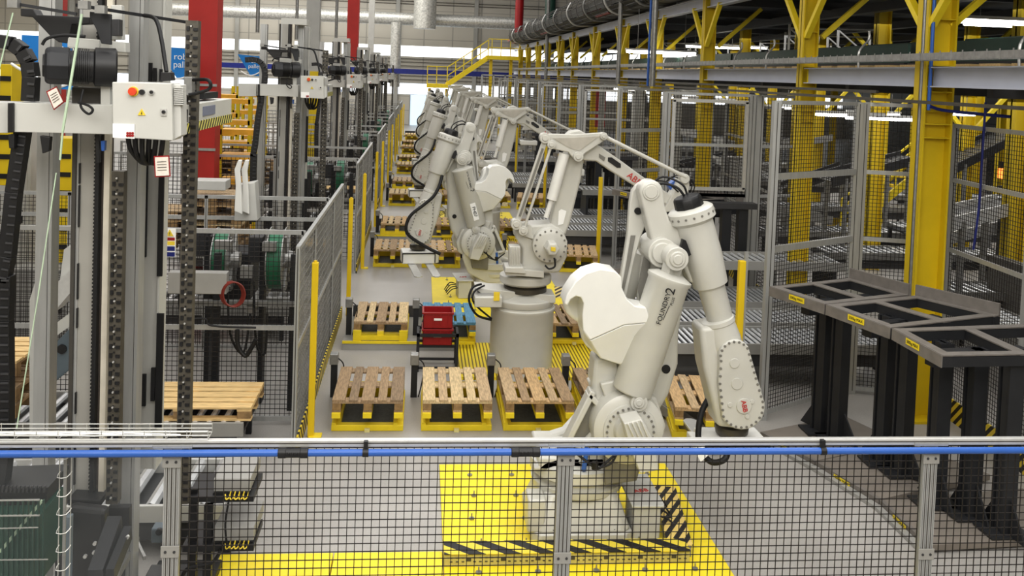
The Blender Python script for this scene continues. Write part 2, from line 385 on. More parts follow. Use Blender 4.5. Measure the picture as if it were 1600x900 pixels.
for i in range(4):
    a, b = PB[i]+.05, PB[i+1]-.05
    if i == 0:
        t = thing('guard_fence', 'clear plastic guard panel left of the first front post', 'panel', (a, YF, 0))
        MB().box(a, b, YF, YF+.006, .15, zr-.05).build('clear_sheet', GLASS, t)
        MB().box(a, b, YF-.02, YF+.02, .08, .12).build('bottom_rail', ALU, t)
        continue
    t = thing('guard_fence', nm[i], 'fence panel', (a, YF, 0), 'front mesh panels')
    m = MB(); wires(m, (a, YF+.005, 0), (b, YF+.005, 0), .12, zr-.035, .0468, .0022); m.build('wire_mesh', WIRE, t)
    MB().box(a, b, YF-.02, YF+.02, .08, .12).build('bottom_rail', ALU, t)
t = thing('top_rail', 'double aluminium top rail across the whole front fence', 'rail', (XL, YF, zr))
MB().box(XL, XR, YF-.02, YF+.02, zr-.022, zr+.018).build('rail_profile', ALUB, t, bevel=.004)
MB().box(XL, XR, YF-.0225, YF-.019, zr-.002, zr+.004).build('groove', GROOVE, t)
for x in PXW:
    m = MB().box(x-.11, x+.11, YF-.026, YF-.02, zr-.026, zr-.004).build('joint_plate', ALU, t, bevel=.002)
zt = zr-.045
t = thing('air_hose', 'glossy blue air tube clipped below the front top rail', 'hose', (XL, YF-.045, zt))
MB().cyl((XL, YF-.045, zt), (XR, YF-.045, zt), .0205, n=20).build('tube', BLUE, t, smooth=True)
for px in (460, 820):
    x = fx(px).x; m = MB(); m.cyl((x-.085, YF-.045, zt), (x-.04, YF-.045, zt), .029, n=16).cyl((x+.04, YF-.045, zt), (x+.085, YF-.045, zt), .029, n=16).cyl((x-.05, YF-.045, zt), (x+.05, YF-.045, zt), .026, n=16)
    for k in range(3): m.box(x-.03+k*.022, x-.018+k*.022, YF-.075, YF-.06, zt-.012, zt+.012)
    m.build('coupling', BLACK, t, smooth=True, bevel=.003)
for px in (572, 1281):
    x = fx(px).x; MB().cyl((x-.017, YF-.045, zt), (x+.017, YF-.045, zt), .0245, n=16).box(x-.012, x+.012, YF-.05, YF-.02, zt, zr+.02).build('strap_clip', BLACK, t, smooth=True)
# wire cable tray on the rail, left
x1 = fx(325).x; t = thing('cable_tray', 'zinc wire basket cable tray lying on the left of the top rail', 'cable tray', (XL, YF, zr))
m = MB()
for (yy, zz) in ((YF-.01, .022), (YF+.05, .022), (YF+.1, .022), (YF-.01, .045), (YF-.01, .07), (YF+.1, .045), (YF+.1, .07)): m.cyl((XL, yy, zr+zz), (x1, yy, zr+zz), .0028, n=6)
k = 0
while XL+k*.118 < x1: 
    x = x1-k*.118; m.tube([(x, YF-.01, zr+.075), (x, YF-.01, zr+.022), (x, YF+.1, zr+.022), (x, YF+.1, zr+.075)], .0026, n=5, sub=1); k += 1
m.build('wire_basket', WIREL, t)
m = MB()
for k in range(3):
    pts = [(XL+i*(x1-XL)/14, YF+.045+.025*math.sin(i*1.3+k*2), zr+.034+.006*math.sin(i+k)) for i in range(14-k)]
    m.tube(pts, .0045, n=6, sub=4)
m.build('cable', WHITE, t, smooth=True)
# blue pneumatic wrap-around coil and vertical wire ladder at bottom left
a = fx(88, 700); t = thing('wire_ladder_tray', 'upright zinc wire ladder tray below the rail, left of the first mast', 'cable tray', (a.x, YF+.15, 0))
m = MB()
for dx in (-.035, 0, .03): m.cyl((a.x+dx, YF+.15, .3), (a.x+dx, YF+.15, zr-.06), .003, n=6)
z = .4
while z < zr-.05: m.tube([(a.x-.03, YF+.15, z+.025), (a.x-.037, YF+.12, z), (a.x+.015, YF+.12, z), (a.x+.035, YF+.15, z+.025)], .003, n=5, sub=2); z += .11
m.build('wire_rungs', WIREL, t); MB().box(a.x-.006, a.x+.01, YF+.13, YF+.14, .3, zr-.06).build('cable', STEEL, t)

# ------------------------------------------------------------------ floor plates, trunking
def studs(mb, x0, x1, y0, y1, z, nx, ny):
    for i in range(nx):
        for j in range(ny):
            x = x0+(x1-x0)*(i+.5)/nx+random.uniform(-.03, .03); y = y0+(y1-y0)*(j+.5)/ny
            mb.cyl((x, y, z), (x, y, z+.018), .014, n=8).cyl((x, y, z+.018), (x, y, z+.05), .004, n=6)
def floor_plate(k, Y0):
    lb = 'yellow steel base plate under the %s floor-standing robot' % (ORD[k] if k else 'nearest')
    t = thing('base_plate', lb, 'floor plate', (1.5, Y0, 0), 'yellow robot base plates')
    MB().box(.31, 2.74, Y0-1.75, Y0+1.25, 0, .02).build('plate', YELF, t, bevel=.004)
    for i in range(5):
        for j in range(6):
            m = MB(); x = .4+2.3*(i+.5)/5+random.uniform(-.05, .05); y = Y0-1.6+2.8*(j+.5)/6
            m.cyl((x, y, .02), (x, y, .035), .026, n=8).cyl((x, y, .035), (x, y, .075), .007, n=6); m.build('anchor_bolt', STEEL, t)
    return t
PL0 = floor_plate(0, 8.4)
for k in range(1, 6): copy_tree(PL0, (0, 9*k, 0), 'yellow steel base plate under the %s floor-standing robot from the camera' % ORD[k])
t = thing('cable_trunking', 'striped hazard cable trunking bent around the nearest robot foot', 'trunking', (1.3, 7.8, 0))
MB().box(.31, 2.42, 7.62, 7.80, .02, .125).build('trunk_body', mat('perforated_trunk', rgb(196, 186, 120), .5), t, bevel=.005)
MB().box(.31, 2.42, 7.60, 7.82, .125, .13).build('hazard_lid', HAZ, t)
m = MB()
for i in range(42):
    x = .36+i*.049
    if i % 6 == 3: m.box(x-.012, x+.03, 7.614, 7.62, .06, .085)
    else: m.box(x, x+.022, 7.614, 7.62, .085, .092).box(x, x+.022, 7.614, 7.62, .052, .059)
m.build('slot_row', GROOVE, t)
a = V((2.36, 7.72, .07)); b = V((2.52, 8.85, .07))
MB().bar(a, b, .2, .1).build('trunk_body', PANELD, t, bevel=.005)
MB().bar(a+V((0, 0, .054)), b+V((0, 0, .054)), .22, .008).build('hazard_lid', HAZX, t)
t = thing('yellow_step', 'yellow sheet-metal floor step at the bottom edge of the view', 'step', (-.6, 7.5, 0))
MB().box(-1.55, -.62, 6.9, 7.79, 0, .06).build('plate', YELF, t, bevel=.006); MB().box(-.61, .3, 6.9, 7.79, 0, .06).build('plate', YELF, t, bevel=.006)
# robot pedestal gratings
def grating(k, Y0):
    t = thing('floor_grating', 'ribbed yellow grating around the %s round robot pedestal' % ORD[k], 'grating', (1.6, Y0, 0), 'yellow pedestal gratings')
    MB().box(.62, 2.7, Y0-.4, Y0+1.2, 0, .045).build('tread', SLOT, t)
    return t
G0 = grating(0, 12.8)
for k in range(1, 6): copy_tree(G0, (0, 9*k, 0), 'ribbed yellow grating around the %s round robot pedestal' % ORD[k])
# raised platform for second pallet row
def rowdeck(k):
    y = 13.72+9*k
    t = thing('pallet_platform', 'low grey steel platform carrying the %s rear row of pallets' % ORD[k], 'platform', (0, y, 0), 'low pallet platforms')
    MB().box(-1.05, .6, y, y+1.7, 0, .12).build('deck', PANELD, t); MB().box(-1.05, .9, y-.01, y+.02, .1, .135).build('edge_rail', YEL, t)
    MB().box(-1.0, .3, y+1.5, y+1.95, .12, .15).build('rear_edge', YEL, t)
    MB().box(-1.0, .3, y+1.45, y+1.5, .1, .3).build('perforated_back', DARK, t)
    return t
D0 = rowdeck(0)
for k in range(1, 6): copy_tree(D0, (0, 9*k, 0), 'low grey steel platform carrying the %s rear row of pallets' % ORD[k])

# ------------------------------------------------------------------ pallets and lifts
def pallet_parts(t, x, y, z, woods, simple=False, alongx=False, L=1.2):
    """x,y = front-left corner, top at z"""
    W = .8; ws = [.145, .1, .145, .1, .145]; gap = (W-sum(ws))/4
    def B(mb, a0, a1, b0, b1, z0, z1):
        return mb.box(b0 + x, b1 + x, a0+y, a1+y, z0, z1) if alongx else mb.box(a0+x, a1+x, b0+y, b1+y, z0, z1)
    u = 0
    if simple:
        m = MB()
        for w in ws: B(m, u, u+w, 0, L, z-.022, z); u += w+gap
        m.build('deck_boards', woods[0], t)
        m = MB()
        for v in (0, L/2-.07, L-.145): B(m, 0, W, v, v+.145, z-.044, z-.022)
        for uu in (0, W/2-.05, W-.1):
            for v in (0, L/2-.07, L-.145): B(m, uu, uu+.1, v, v+.145, z-.144, z-.044)
        m.build('blocks', WOODE, t); return
    for i, w in enumerate(ws):
        m = MB(); B(m, u, u+w, random.uniform(-.006, .006), L, z-.022, z); m.build('deck_board', woods[i % len(woods)], t, bevel=.003); u += w+gap
    for v in (0, L/2-.07, L-.145):
        m = MB(); B(m, .003, W-.003, v, v+.145, z-.044, z-.0222); m.build('stringer_board', woods[-1], t)
    for uu in (0, W/2-.05, W-.1):
        for v in (0, L/2-.07, L-.145):
            m = MB(); B(m, uu+.003, uu+.1, v+.003, v+.142, z-.122, z-.0442); m.build('block', WOODE, t, bevel=.004)
        m = MB(); B(m, uu, uu+.1, 0, L, z-.144, z-.122); m.build('bottom_board', woods[1 % len(woods)], t)
def lift_parts(t, x, y, zb, zt, simple=False):
    W, L = .8, 1.3
    MB().ring(x-.01, x+W+.01, y+.1, y+L, zb, zb+.07, .1).build('base_frame', YEL, t, bevel=0 if simple else .006)
    MB().box(x+.08, x+W-.08, y+.2, y+L-.1, zb+.005, zb+.02).build('floor_grate', GRATE_D, t)
    for i, u in enumerate((0, W/2-.05, W-.1)):
        MB().box(x+u, x+u+.1, y-.03, y+L-.05, zt-.06, zt).build('fork_beam', YEL, t, bevel=0 if simple else .004)
    if zt-zb > .18:
        m = MB()
        for u in (.02, W-.08): m.bar((x+u, y+.1, zb+.07), (x+u, y+1.0, zt-.06), .05, .05)
        m.build('scissor_arm', YEL, t)
        MB().box(x, x+W, y+L-.12, y+L-.08, zb, zt-.05).build('rear_plate', YELP, t)
    else: MB().box(x, x+W, y-.05, y-.03, zb+.01, zb+.08).box(x, x+.12, y-.07, y-.02, zb, zt+.02).box(x+W-.12, x+W, y-.07, y-.02, zb, zt+.02).build('corner_plate', YEL, t)
    if not simple: MB().box(x+W/2-.03, x+W/2+.03, y+.06, y+.1, zb, zb+.04).build('sensor', mat('pale_sensor', rgb(225, 215, 150)), t)
cols = [-.9, .125, 1.08, 2.05]
cn = ['leftmost', 'second from the left', 'third from the left', 'rightmost']
for k in range(6):
    for row, (yy, zb, zt) in enumerate(((10.51, 0, .256), (13.84, .12, .256))):
        y = yy+9*k
        if k == 5 and row == 1: continue
        for c, x in enumerate(cols):
            if row == 1 and c in (2,) : continue
            if k >= 1 and c == 1 and row == 0: pass
            rn = ORD[2*k+row]
            simple = k >= 2
            tl = thing('pallet_lift', 'low yellow pallet lift, %s in the %s row from the camera' % (cn[c], rn), 'pallet lift', (x, y, 0), 'yellow pallet lifts')
            zbb = zb if c < 1 or row == 0 else .05
            lift_parts(tl, x, y, zbb, zt, simple)
            if k == 5 and c > 1: continue
            blue = (k == 0 and row == 1 and c == 1)
            wd = [WOODB] if blue else random.sample(WOODS, 3)
            if k == 0 and row == 0: wd = [[WOODS[1], WOODS[3], WOODS[1]], [WOODS[2], WOODS[0], WOODS[2]], [WOODS[0], WOODS[1], WOODS[4]], [WOODS[1], WOODS[3]]][c]
            tp = thing('wooden_pallet', 'faded blue painted wooden pallet behind the red crates' if blue else 'bare wooden pallet, %s in the %s row from the camera' % (cn[c], rn), 'pallet', (x, y, 0), 'pallets on the yellow lifts')
            pallet_parts(tp, x, y, .4, wd, simple)
            if row == 0 and c == 3: tp.rotation_euler.z = tl.rotation_euler.z = 0
# fifth pallet and lift of the first rows, at the right
for k in range(3):
    x, y = 3.02, 10.3+9*k
    tl = thing('pallet_lift', 'yellow pallet lift beside the conveyor ends, %s one right of the robots' % ORD[k], 'pallet lift', (x, y, 0), 'yellow pallet lifts')
    lift_parts(tl, x, y, 0, .256, k > 1)
    tp = thing('wooden_pallet', 'orange-brown wooden pallet turned slightly, %s one right of the robots' % ORD[k], 'pallet', (x, y, 0), 'pallets right of the robots')
    pallet_parts(tp, x, y, .4, [WOODS[4], WOODS[0], WOODS[4]], k > 1)
    for o in (tl, tp): o.rotation_euler.z = -.14
# guide posts between pallets
def guide(x, y, lb, z=0):
    t = thing('guide_post', lb, 'sensor post', (x, y, 0), 'sensor posts between pallets')
    MB().box(x-.04, x+.04, y, y+.08, z, z+.42).build('stem', DARKER, t)
    MB().box(x-.055, x+.05, y-.03, y+.1, z+.42, z+.56).build('sensor_head', STEEL, t, bevel=.01)
    MB().tube([(x+.05, y, z+.5), (x+.12, y-.02, z+.42), (x+.1, y, z+.2), (x+.06, y+.02, z)], .008, n=6).build('cable', RUB, t, smooth=True)
gn = ['at the left edge', 'between first and second pallet', 'between second and third pallet', 'right of the third pallet']
for k in range(3):
    for r, y in enumerate((11.72, 14.1)):
        for i, x in enumerate((-.99, .02, 1.0, 1.97)):
            if r == 1 and i == 2: continue
            guide(x, y+9*k, 'dark guide post %s of the %s pallet row' % (gn[i], ORD[2*k+r]), .12 if r and i < 2 else 0)

# red crates on a dark stand
t = thing('crate_stand', 'open dark steel stand holding the red crates', 'stand', (.33, 13.1, 0))
m = MB(); zc = .53
for x in (.06, .60):
    for y in (12.75, 13.15): m.box(x-.02, x+.02, y-.02, y+.02, 0, zc)
m.build('leg', DARKER, t); MB().ring(.04, .62, 12.73, 13.17, zc-.04, zc, .035).build('top_frame', DARKER, t); MB().ring(.04, .62, 12.73, 13.17, .04, .07, .03).build('lower_frame', DARKER, t)
MB().box(.04, .62, 12.8, 12.84, .32, .355).box(.04, .62, 13.06, 13.1, .32, .355).build('support_bar', DARKER, t)
for i, z in enumerate((.357, .592)):
    t = thing('plastic_crate', ['lower red plastic crate on the dark stand', 'upper red plastic crate stacked on the other red crate'][i], 'crate', (.33, 12.95, z), 'red crates')
    m = MB(); x0, x1, y0, y1 = .12, .53, 12.78, 13.13
    m.box(x0+.015, x1-.015, y0+.015, y1-.015, z, z+.012)
    for a in ((x0, x1, y0, y0+.012), (x0, x1, y1-.012, y1), (x0, x0+.012, y0, y1), (x1-.012, x1, y0, y1)): m.box(*a, z+.01, z+.23)
    m.build('crate_body', REDP, t, bevel=.004)
    m = MB().ring(x0-.015, x1+.015, y0-.015, y1+.015, z+.205, z+.228, .02)
    for u in range(4): m.box(x0+.03+u*.105, x0+.045+u*.105, y0-.012, y0, z+.02, z+.2)
    m.build('rim', REDP, t)
    MB().box(.27, .38, y0-.016, y0-.012, z+.12, z+.15).build('paper_label', WHITE, t)

# ------------------------------------------------------------------ robots
def P2(px, py, Y):
    p = at(px, py, Y=Y); return V((p.x, Y, p.z))
class RB:
    """collects parts drawn at the photographed place, then places them for any robot"""
    def __init__(s, name, label, cat, base, src, flip=False, yaw=0., group=None):
        s.t = thing(name, label, cat, base, group); s.base = V(base); s.src = V(src); s.flip = flip; s.yaw = yaw; s.bp = {}
    def put(s, mb, name, m, smooth=True, bevel=.008, seg=2, parent=None):
        R = Matrix.Rotation(s.yaw, 3, 'Z')
        out = []
        for p in mb.v:
            q = p-s.src
            if s.flip: q = V((-q.x, q.y, q.z))
            out.append(R@q+s.base)
        mb.v = out
        if parent is not None and parent.name not in LOC: LOC[parent.name] = s.base
        return mb.build(name, m, parent or s.t, smooth, bevel, seg)
    def pt(s, p):
        q = V(p)-s.src
        if s.flip: q = V((-q.x, q.y, q.z))
        return Matrix.Rotation(s.yaw, 3, 'Z')@q+s.base
    def dr(s, v):
        v = V(v); v = V((-v.x, v.y, v.z)) if s.flip else v
        return Matrix.Rotation(s.yaw, 3, 'Z')@v
def pp(mb, pts, y0, y1):
    """outline in photo pixels at depth y0, extruded back to y1"""
    return mb.prism([P2(a, b, y0) for a, b in pts], (0, y1-y0, 0))
def disc(mb, px, py, rpx, y0, y1, r2=None, n=28):
    c = P2(px, py, y0); r = rpx*y0/F
    return mb.cyl(c, c+V((0, y1-y0, 0)), r2 if r2 else r, r, n=n) if r2 else mb.cyl(c, c+V((0, y1-y0, 0)), r, n=n)
def boltring(mb, px, py, rpx, y, n, r=.011, a0=0, a1=2*PI):
    c = P2(px, py, y); R = rpx*y/F
    for i in range(n):
        a = a0+(a1-a0)*i/n; p = c+V((math.cos(a)*R, 0, math.sin(a)*R)); mb.cyl(p, p+V((0, -.012, 0)), r, n=8)
def arc(cx, cy, r, a0, a1, n=8):
    return [(cx+r*math.cos(math.radians(a0+(a1-a0)*i/n)), cy+r*math.sin(math.radians(a0+(a1-a0)*i/n))) for i in range(n+1)]
RINGD = mat('steel_flange_dark', rgb(88, 84, 76), .4, .5)
GOLD = mat('warning_yellow', rgb(226, 200, 60), .5)

def robot_a(label, base=(1.55, 8.4, 0), flip=False, yaw=0., textpanel=False):
    r = RB('industrial_robot', label, 'robot', base, (1.55, 8.4, 0), flip, yaw, 'floor-standing foundry robots')
    # foot
    m = MB(); z = .02
    foot = [(1.09, 8.0), (1.16, 7.93), (1.93, 7.93), (2.0, 8.0), (2.0, 8.78), (1.9, 8.86), (1.2, 8.86), (1.09, 8.78)]
    m.prism([(a, b, z) for a, b in foot], (0, 0, .10)); r.put(m, 'foot_plate', ROB, bevel=.015)
    m = MB(); n = len(foot); top = [(1.55+(a-1.55)*.72, 8.4+(b-8.4)*.74) for a, b in foot]
    m.add([(a*.97+1.55*.03, b*.97+8.4*.03, .12) for a, b in foot]+[(a, b, .42) for a, b in top],
          [tuple(range(n))[::-1], tuple(range(n, 2*n))]+[(i, (i+1) % n, n+(i+1) % n, n+i) for i in range(n)])
    for u in (1.2, 1.4, 1.65, 1.88): m.bar((u, 7.99, .12), (1.55+(u-1.55)*.7, 8.1, .42), .05, .05)
    m.cbox((1.13, 8.1, .26), .16, .25, .3); r.put(m, 'base_casting', ROB, bevel=.02)
    m = MB()
    for a, b in ((1.17, 8.0), (1.28, 7.98), (1.83, 7.98), (1.93, 8.03), (1.93, 8.7), (1.16, 8.7)): m.cyl((a, b, .12), (a, b, .15), .028, n=10)
    r.put(m, 'foot_bolt', RINGD, bevel=0)
    m = MB().lathe((1.55, 8.4, .40), (0, 0, 1), [(0, .42), (.06, .43), (.07, .38), (.12, .38), (.14, .44), (.24, .44), (.26, .4)], n=40); r.put(m, 'turntable', ROB, bevel=0)
    # shoulder frame
    m = MB()
    sh = [(1.10, .62), (1.9, .62), (2.26, .86), (2.3, 1.02), (2.2, 1.28), (1.95, 1.32), (1.74, 1.18), (1.64, 1.0), (1.45, .78), (1.2, .7)]
    m.prism([(a, 8.10, b) for a, b in sh], (0, .14, 0)).prism([(a, 8.6, b) for a, b in sh], (0, .14, 0)); m.box(1.15, 1.9, 8.1, 8.74, .62, .74)
    r.put(m, 'shoulder', ROB, bevel=.02)
    if flip:
        m = MB(); pp(m, [(1026, 714), (1004, 765), (939, 800), (865, 796), (880, 760), (918, 693), (939, 630), (1000, 620)], 8.0, 8.1); r.put(m, 'shoulder_plate', ROB, bevel=.025, seg=3)
    # open linkage frame at the left of the shoulder
    m = MB()
    for (a, b, c, d, w) in ((925, 608, 884, 690, .055), (884, 690, 872, 752, .06), (948, 640, 905, 720, .045), (918, 612, 950, 648, .05), (885, 688, 935, 700, .04)):
        m.bar(P2(a, b, 8.15), P2(c, d, 8.15), .16, w)
    m.bar(P2(925, 608, 8.3), P2(955, 590, 8.3), .1, .2); r.put(m, 'linkage_frame', ROB, bevel=.012)
    m = MB(); pp(m, [(926, 618), (946, 640), (908, 712), (888, 700)], 8.13, 8.2); r.put(m, 'linkage_dark_inside', ROBD, bevel=0)  # dark sheet stands in for the shaded inside of the open frame
    # counterweight carrier
    m = MB(); pp(m, [(930, 560), (966, 560), (972, 600), (975, 640), (930, 650), (926, 600)], 8.12, 8.4); r.put(m, 'counterweight_carrier', ROB, bevel=.03)
    m = MB(); pp(m, [(938, 600), (972, 592), (990, 632), (955, 650)], 8.06, 8.14); r.put(m, 'carrier_clamp', ROB, bevel=.015)
    # lower arm
    m = MB(); pp(m, [(1010, 392), (1045, 372), (1072, 400), (1076, 440), (1062, 520), (1061, 570), (1046, 618), (1028, 648), (985, 690), (940, 668), (965, 600), (998, 500)], 8.28, 8.5)
    r.put(m, 'lower_arm', ROB, bevel=.05, seg=3)
    m = MB(); disc(m, 1041, 577, 7, 8.27, 8.3); r.put(m, 'arm_hole', BLACK, bevel=0)
    # gearbox disc axis 2
    m = MB(); c = P2(985, 675, 7.88)
    m.lathe(c, (0, 1, 0), [(0, .17), (.012, .235), (.03, .24), (.04, .285), (.06, .315), (.2, .325), (.5, .325)], n=48); r.put(m, 'shoulder_gearbox', ROB, bevel=0)
    m = MB(); boltring(m, 985, 675, 38.5, 7.885, 26); r.put(m, 'bolt_ring', ROBD, bevel=0)
    m = MB(); m.lathe(P2(988, 678, 7.80), (0, 1, 0), [(0, .11), (.02, .14), (.09, .155)], n=24); r.put(m, 'gear_cover', ROB, bevel=0)
    m = MB(); pp(m, [(975, 662), (1003, 655), (1022, 690), (1030, 735), (1000, 740), (985, 700)], 7.62, 7.84)
    for k in range(4): pp(m, [(980+7*k, 663-1.5*k), (983+7*k, 662-1.5*k), (1001+7*k, 700), (998+7*k, 702)], 7.6, 7.63)
    r.put(m, 'drive_motor', ROB, bevel=.012)
    m = MB(); disc(m, 999, 630, 14, 7.86, 8.1); disc(m, 999, 630, 9, 7.84, 7.87); disc(m, 999, 630, 5, 7.83, 7.85); r.put(m, 'lower_pivot', ROB, bevel=.004)
    # balancing cylinder with lettering
    A = P2(987, 612, 8.02); B = P2(1047, 432, 8.02); D = (B-A).normalized(); L = (B-A).length
    m = MB().lathe(A, D, [(0, .165), (.008, .176), (.02, .18), (L-.05, .186), (L-.03, .2), (L-.005, .2), (L, .19), (L+.03, .12)], n=48)
    cyl = r.put(m, 'balancing_cylinder', ROB, bevel=0)
    m = MB(); Ce = P2(1054, 402, 7.98)
    m.bar(B, Ce, .16, .1); m.cyl(Ce+V((0, -.09, 0)), Ce+V((0, .2, 0)), .105, n=28).cyl(Ce+V((0, -.11, 0)), Ce+V((0, -.08, 0)), .07, n=24).cyl(Ce+V((0, -.12, 0)), Ce+V((0, -.1, 0)), .045, n=24)
    r.put(m, 'upper_pivot', ROB, bevel=.008)
    up = V((-D.z, 0, D.x))  # left of axis
    rt = r.dr(D) if not flip else -r.dr(D)
    u2 = r.dr(up); 
    nrm = rt.cross(u2)
    if nrm.y > 0: u2 = -u2
    if flip:
        fo = r.pt(P2(1036, 482, 7.84)); f2 = r.pt(P2(1050, 452, 7.84)); f3 = r.pt(P2(1050, 471, 7.84))
        if rt.dot(r.dr(D)) < 0: fo, f2, f3 = r.pt(P2(1038, 470, 7.84)), r.pt(P2(1024, 505, 7.84)), r.pt(P2(1030, 492, 7.84))
    else: fo, f2, f3 = r.pt(P2(1037, 482, 7.81)), r.pt(P2(1048, 455, 7.81)), r.pt(P2(1051, 471, 7.81))
    text('FOUNDRY', .062, BLACK, r.t, fo, rt, u2); text('2', .12, BLACK, r.t, f2, rt, u2); text('PLUS', .034, BLACK, r.t, f3, rt, u2)
    if True:
        q0, q1 = r.pt(P2(1036, 500, 7.83)), r.pt(P2(1046, 478, 7.83)); MB().bar(q0, q1, .004).build('underline', BLACK, r.t)
    if textpanel:
        a0 = r.pt(A+D*(L*.27)+V((0, -.196, 0)))
        MB().add([a0+rt*s+u2*q for s, q in ((-.16, -.05), (.16, -.05), (.16, .05), (-.16, .05))], [(0, 1, 2, 3)]).build('number_plate', WHITE, r.t)
        text('PH07', .085, BLACK, r.t, a0+V((0, -.004, 0)), rt, u2)
    # second cylinder behind
    m = MB(); A2, B2 = P2(968, 474, 8.62), P2(1003, 396, 8.62); m.lathe(A2-(B2-A2)*.6, B2-A2, [(0, .11), ((B2-A2).length*1.58, .115), ((B2-A2).length*1.62, .08)], n=24)
    m.cyl(B2, P2(1012, 368, 8.62), .05, n=14); r.put(m, 'rear_cylinder', ROB, bevel=0)
    # parallel rod
    m = MB()
    pp(m, [(984, 318), (988, 298), (998, 286), (1008, 284), (1014, 300), (1012, 345), (1001, 372), (991, 410), (979, 465), (962, 530), (945, 590), (930, 590), (948, 535), (966, 465), (974, 410), (981, 365)], 8.36, 8.44)
    r.put(m, 'parallel_rod', ROB, bevel=.012)
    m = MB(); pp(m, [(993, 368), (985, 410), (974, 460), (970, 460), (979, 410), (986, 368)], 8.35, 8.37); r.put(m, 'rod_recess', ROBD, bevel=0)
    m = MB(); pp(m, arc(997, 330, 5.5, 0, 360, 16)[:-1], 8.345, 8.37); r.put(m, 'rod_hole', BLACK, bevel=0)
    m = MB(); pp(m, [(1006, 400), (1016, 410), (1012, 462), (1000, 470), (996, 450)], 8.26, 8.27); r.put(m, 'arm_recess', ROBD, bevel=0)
    # upper arm housing and tail lever
    m = MB()
    pp(m, arc(1018, 300, 18.5, 180, 350, 8)+[(1040, 325), (1047, 345), (1062, 356), (1090, 362), (1112, 400), (1104, 448), (1078, 442), (1062, 405), (1045, 388), (1024, 400), (1012, 352)], 8.18, 8.36)
    r.put(m, 'elbow_lever', ROB, bevel=.025, seg=3)
    m = MB(); disc(m, 1018, 300, 14, 8.165, 8.2); disc(m, 1018, 300, 10.5, 8.155, 8.17); r.put(m, 'lever_cap', ROB, bevel=.004)
    m = MB(); disc(m, 1036, 396, 24, 8.08, 8.5, n=32); disc(m, 1036, 396, 17, 8.05, 8.1, n=32); r.put(m, 'elbow_joint', ROB, bevel=.008)
    m = MB(); pp(m, [(1067, 374), (1072, 376), (1080, 398), (1074, 402), (1062, 394)], 8.05, 8.10); r.put(m, 'arm_opening', BLACK, bevel=0)
    # head, arm tube
    yA = 8.22; T = P2(1078, 326, yA); Bm = P2(1111, 447, yA); D2 = (Bm-T).normalized(); s = yA/F
    L1 = (Bm-T).length
    m = MB().lathe(T-D2*.02, D2, [(0, .12), (.01, 33*s), (.03, 37*s), (.115, 38*s), (.13, 35*s), (.15, 31*s), (.2, 31*s), (L1*.6, 31.5*s), (L1-.03, 28.5*s), (L1+.0, 28*s), (L1+.02, 23*s), (L1+.035, 22*s), (L1+.40, 21*s)], n=48)
    r.put(m, 'upper_arm', ROB, bevel=0)
    m = MB()
    a = D2.cross(V((0, 1, 0))).normalized()
    for i in range(18):
        th = 2*PI*i/18; e = a*math.cos(th)+V((0, 1, 0))*math.sin(th); c = T+D2*.05+e*37.5*s; m.cyl(c, c+e*.006, .011, n=8)
    r.put(m, 'bolt_ring', ROBD, bevel=0)
    m = MB().lathe(T-D2*.13, D2, [(0, .06), (.01, .115), (.035, .13), (.12, .135)], n=10); r.put(m, 'motor_cap', BLACK, bevel=.006)
    m = MB(); p0 = T-D2*.12
    m.tube([p0+V((-.02, 0, 0)), p0+V((-.1, 0, .08)), p0+V((-.24, .05, .10)), p0+V((-.3, .1, -.02))], .012, n=8).tube([p0+V((.02, .05, 0)), p0+V((-.03, .05, .1)), p0+V((-.2, .1, .16)), p0+V((-.33, .12, .06))], .01, n=8)
    r.put(m, 'motor_cable', RUB, bevel=0)
    # collar + wrist
    W0 = P2(1122, 503, yA); m = MB().lathe(W0-D2*.04, D2, [(0, 22*s), (.01, 27*s), (.045, 27.5*s), (.055, 26*s), (.2, 29*s), (.3, 29*s), (.34, 24*s)], n=40); r.put(m, 'wrist_collar', ROB, bevel=0)
    m = MB(); pp(m, [(1094, 512), (1146, 506), (1172, 560), (1192, 610), (1195, 645), (1186, 664), (1160, 672), (1122, 668), (1112, 622), (1100, 575)], 8.1, 8.42); r.put(m, 'wrist_housing', ROB, bevel=.045, seg=3)
    m = MB(); cov = arc(1149, 556, 25, 165, 325, 8)+arc(1160, 636, 36, -25, 150, 12)+[(1123, 600)]
    pp(m, cov, 8.04, 8.12); r.put(m, 'gear_cover', ROB, bevel=.012)
    m = MB()
    n = len(cov); seq = []
    for i in range(n):
        a0, a1 = cov[i], cov[(i+1) % n]; dd = math.hypot(a1[0]-a0[0], a1[1]-a0[1]); k = max(1, int(dd/9.5))
        for j in range(k): seq.append((a0[0]+(a1[0]-a0[0])*j/k, a0[1]+(a1[1]-a0[1])*j/k))
    for (a0, a1) in seq:
        cxx, cyy = 1152, 600; c = P2(a0+(cxx-a0)*.08, a1+(cyy-a1)*.05, 8.035); m.cyl(c, c+V((0, .01, 0)), .0125, n=8)
    r.put(m, 'cover_bolt', ROBD, bevel=0)
    m = MB()
    for (a0, b0, rr) in ((1148, 568, 8), (1152, 600, 9.5), (1141, 633, 4), (1176, 628, 3.5), (1168, 651, 4)): disc(m, a0, b0, rr, 8.03, 8.05, n=24)
    r.put(m, 'cover_boss', ROB, bevel=.002)
    m = MB(); disc(m, 1163, 635, 12.5, 8.025, 8.045, n=32); r.put(m, 'logo_disc', ROB, bevel=.002)
    lp = r.pt(P2(1163, 635, 8.02)); dn = r.dr(V((.25, 0, -1)))
    u_ = r.dr(V((1, 0, .25))); 
    if dn.cross(u_).y > 0: u_ = -u_
    text('ABB', .062, REDL, r.t, lp, dn, u_)
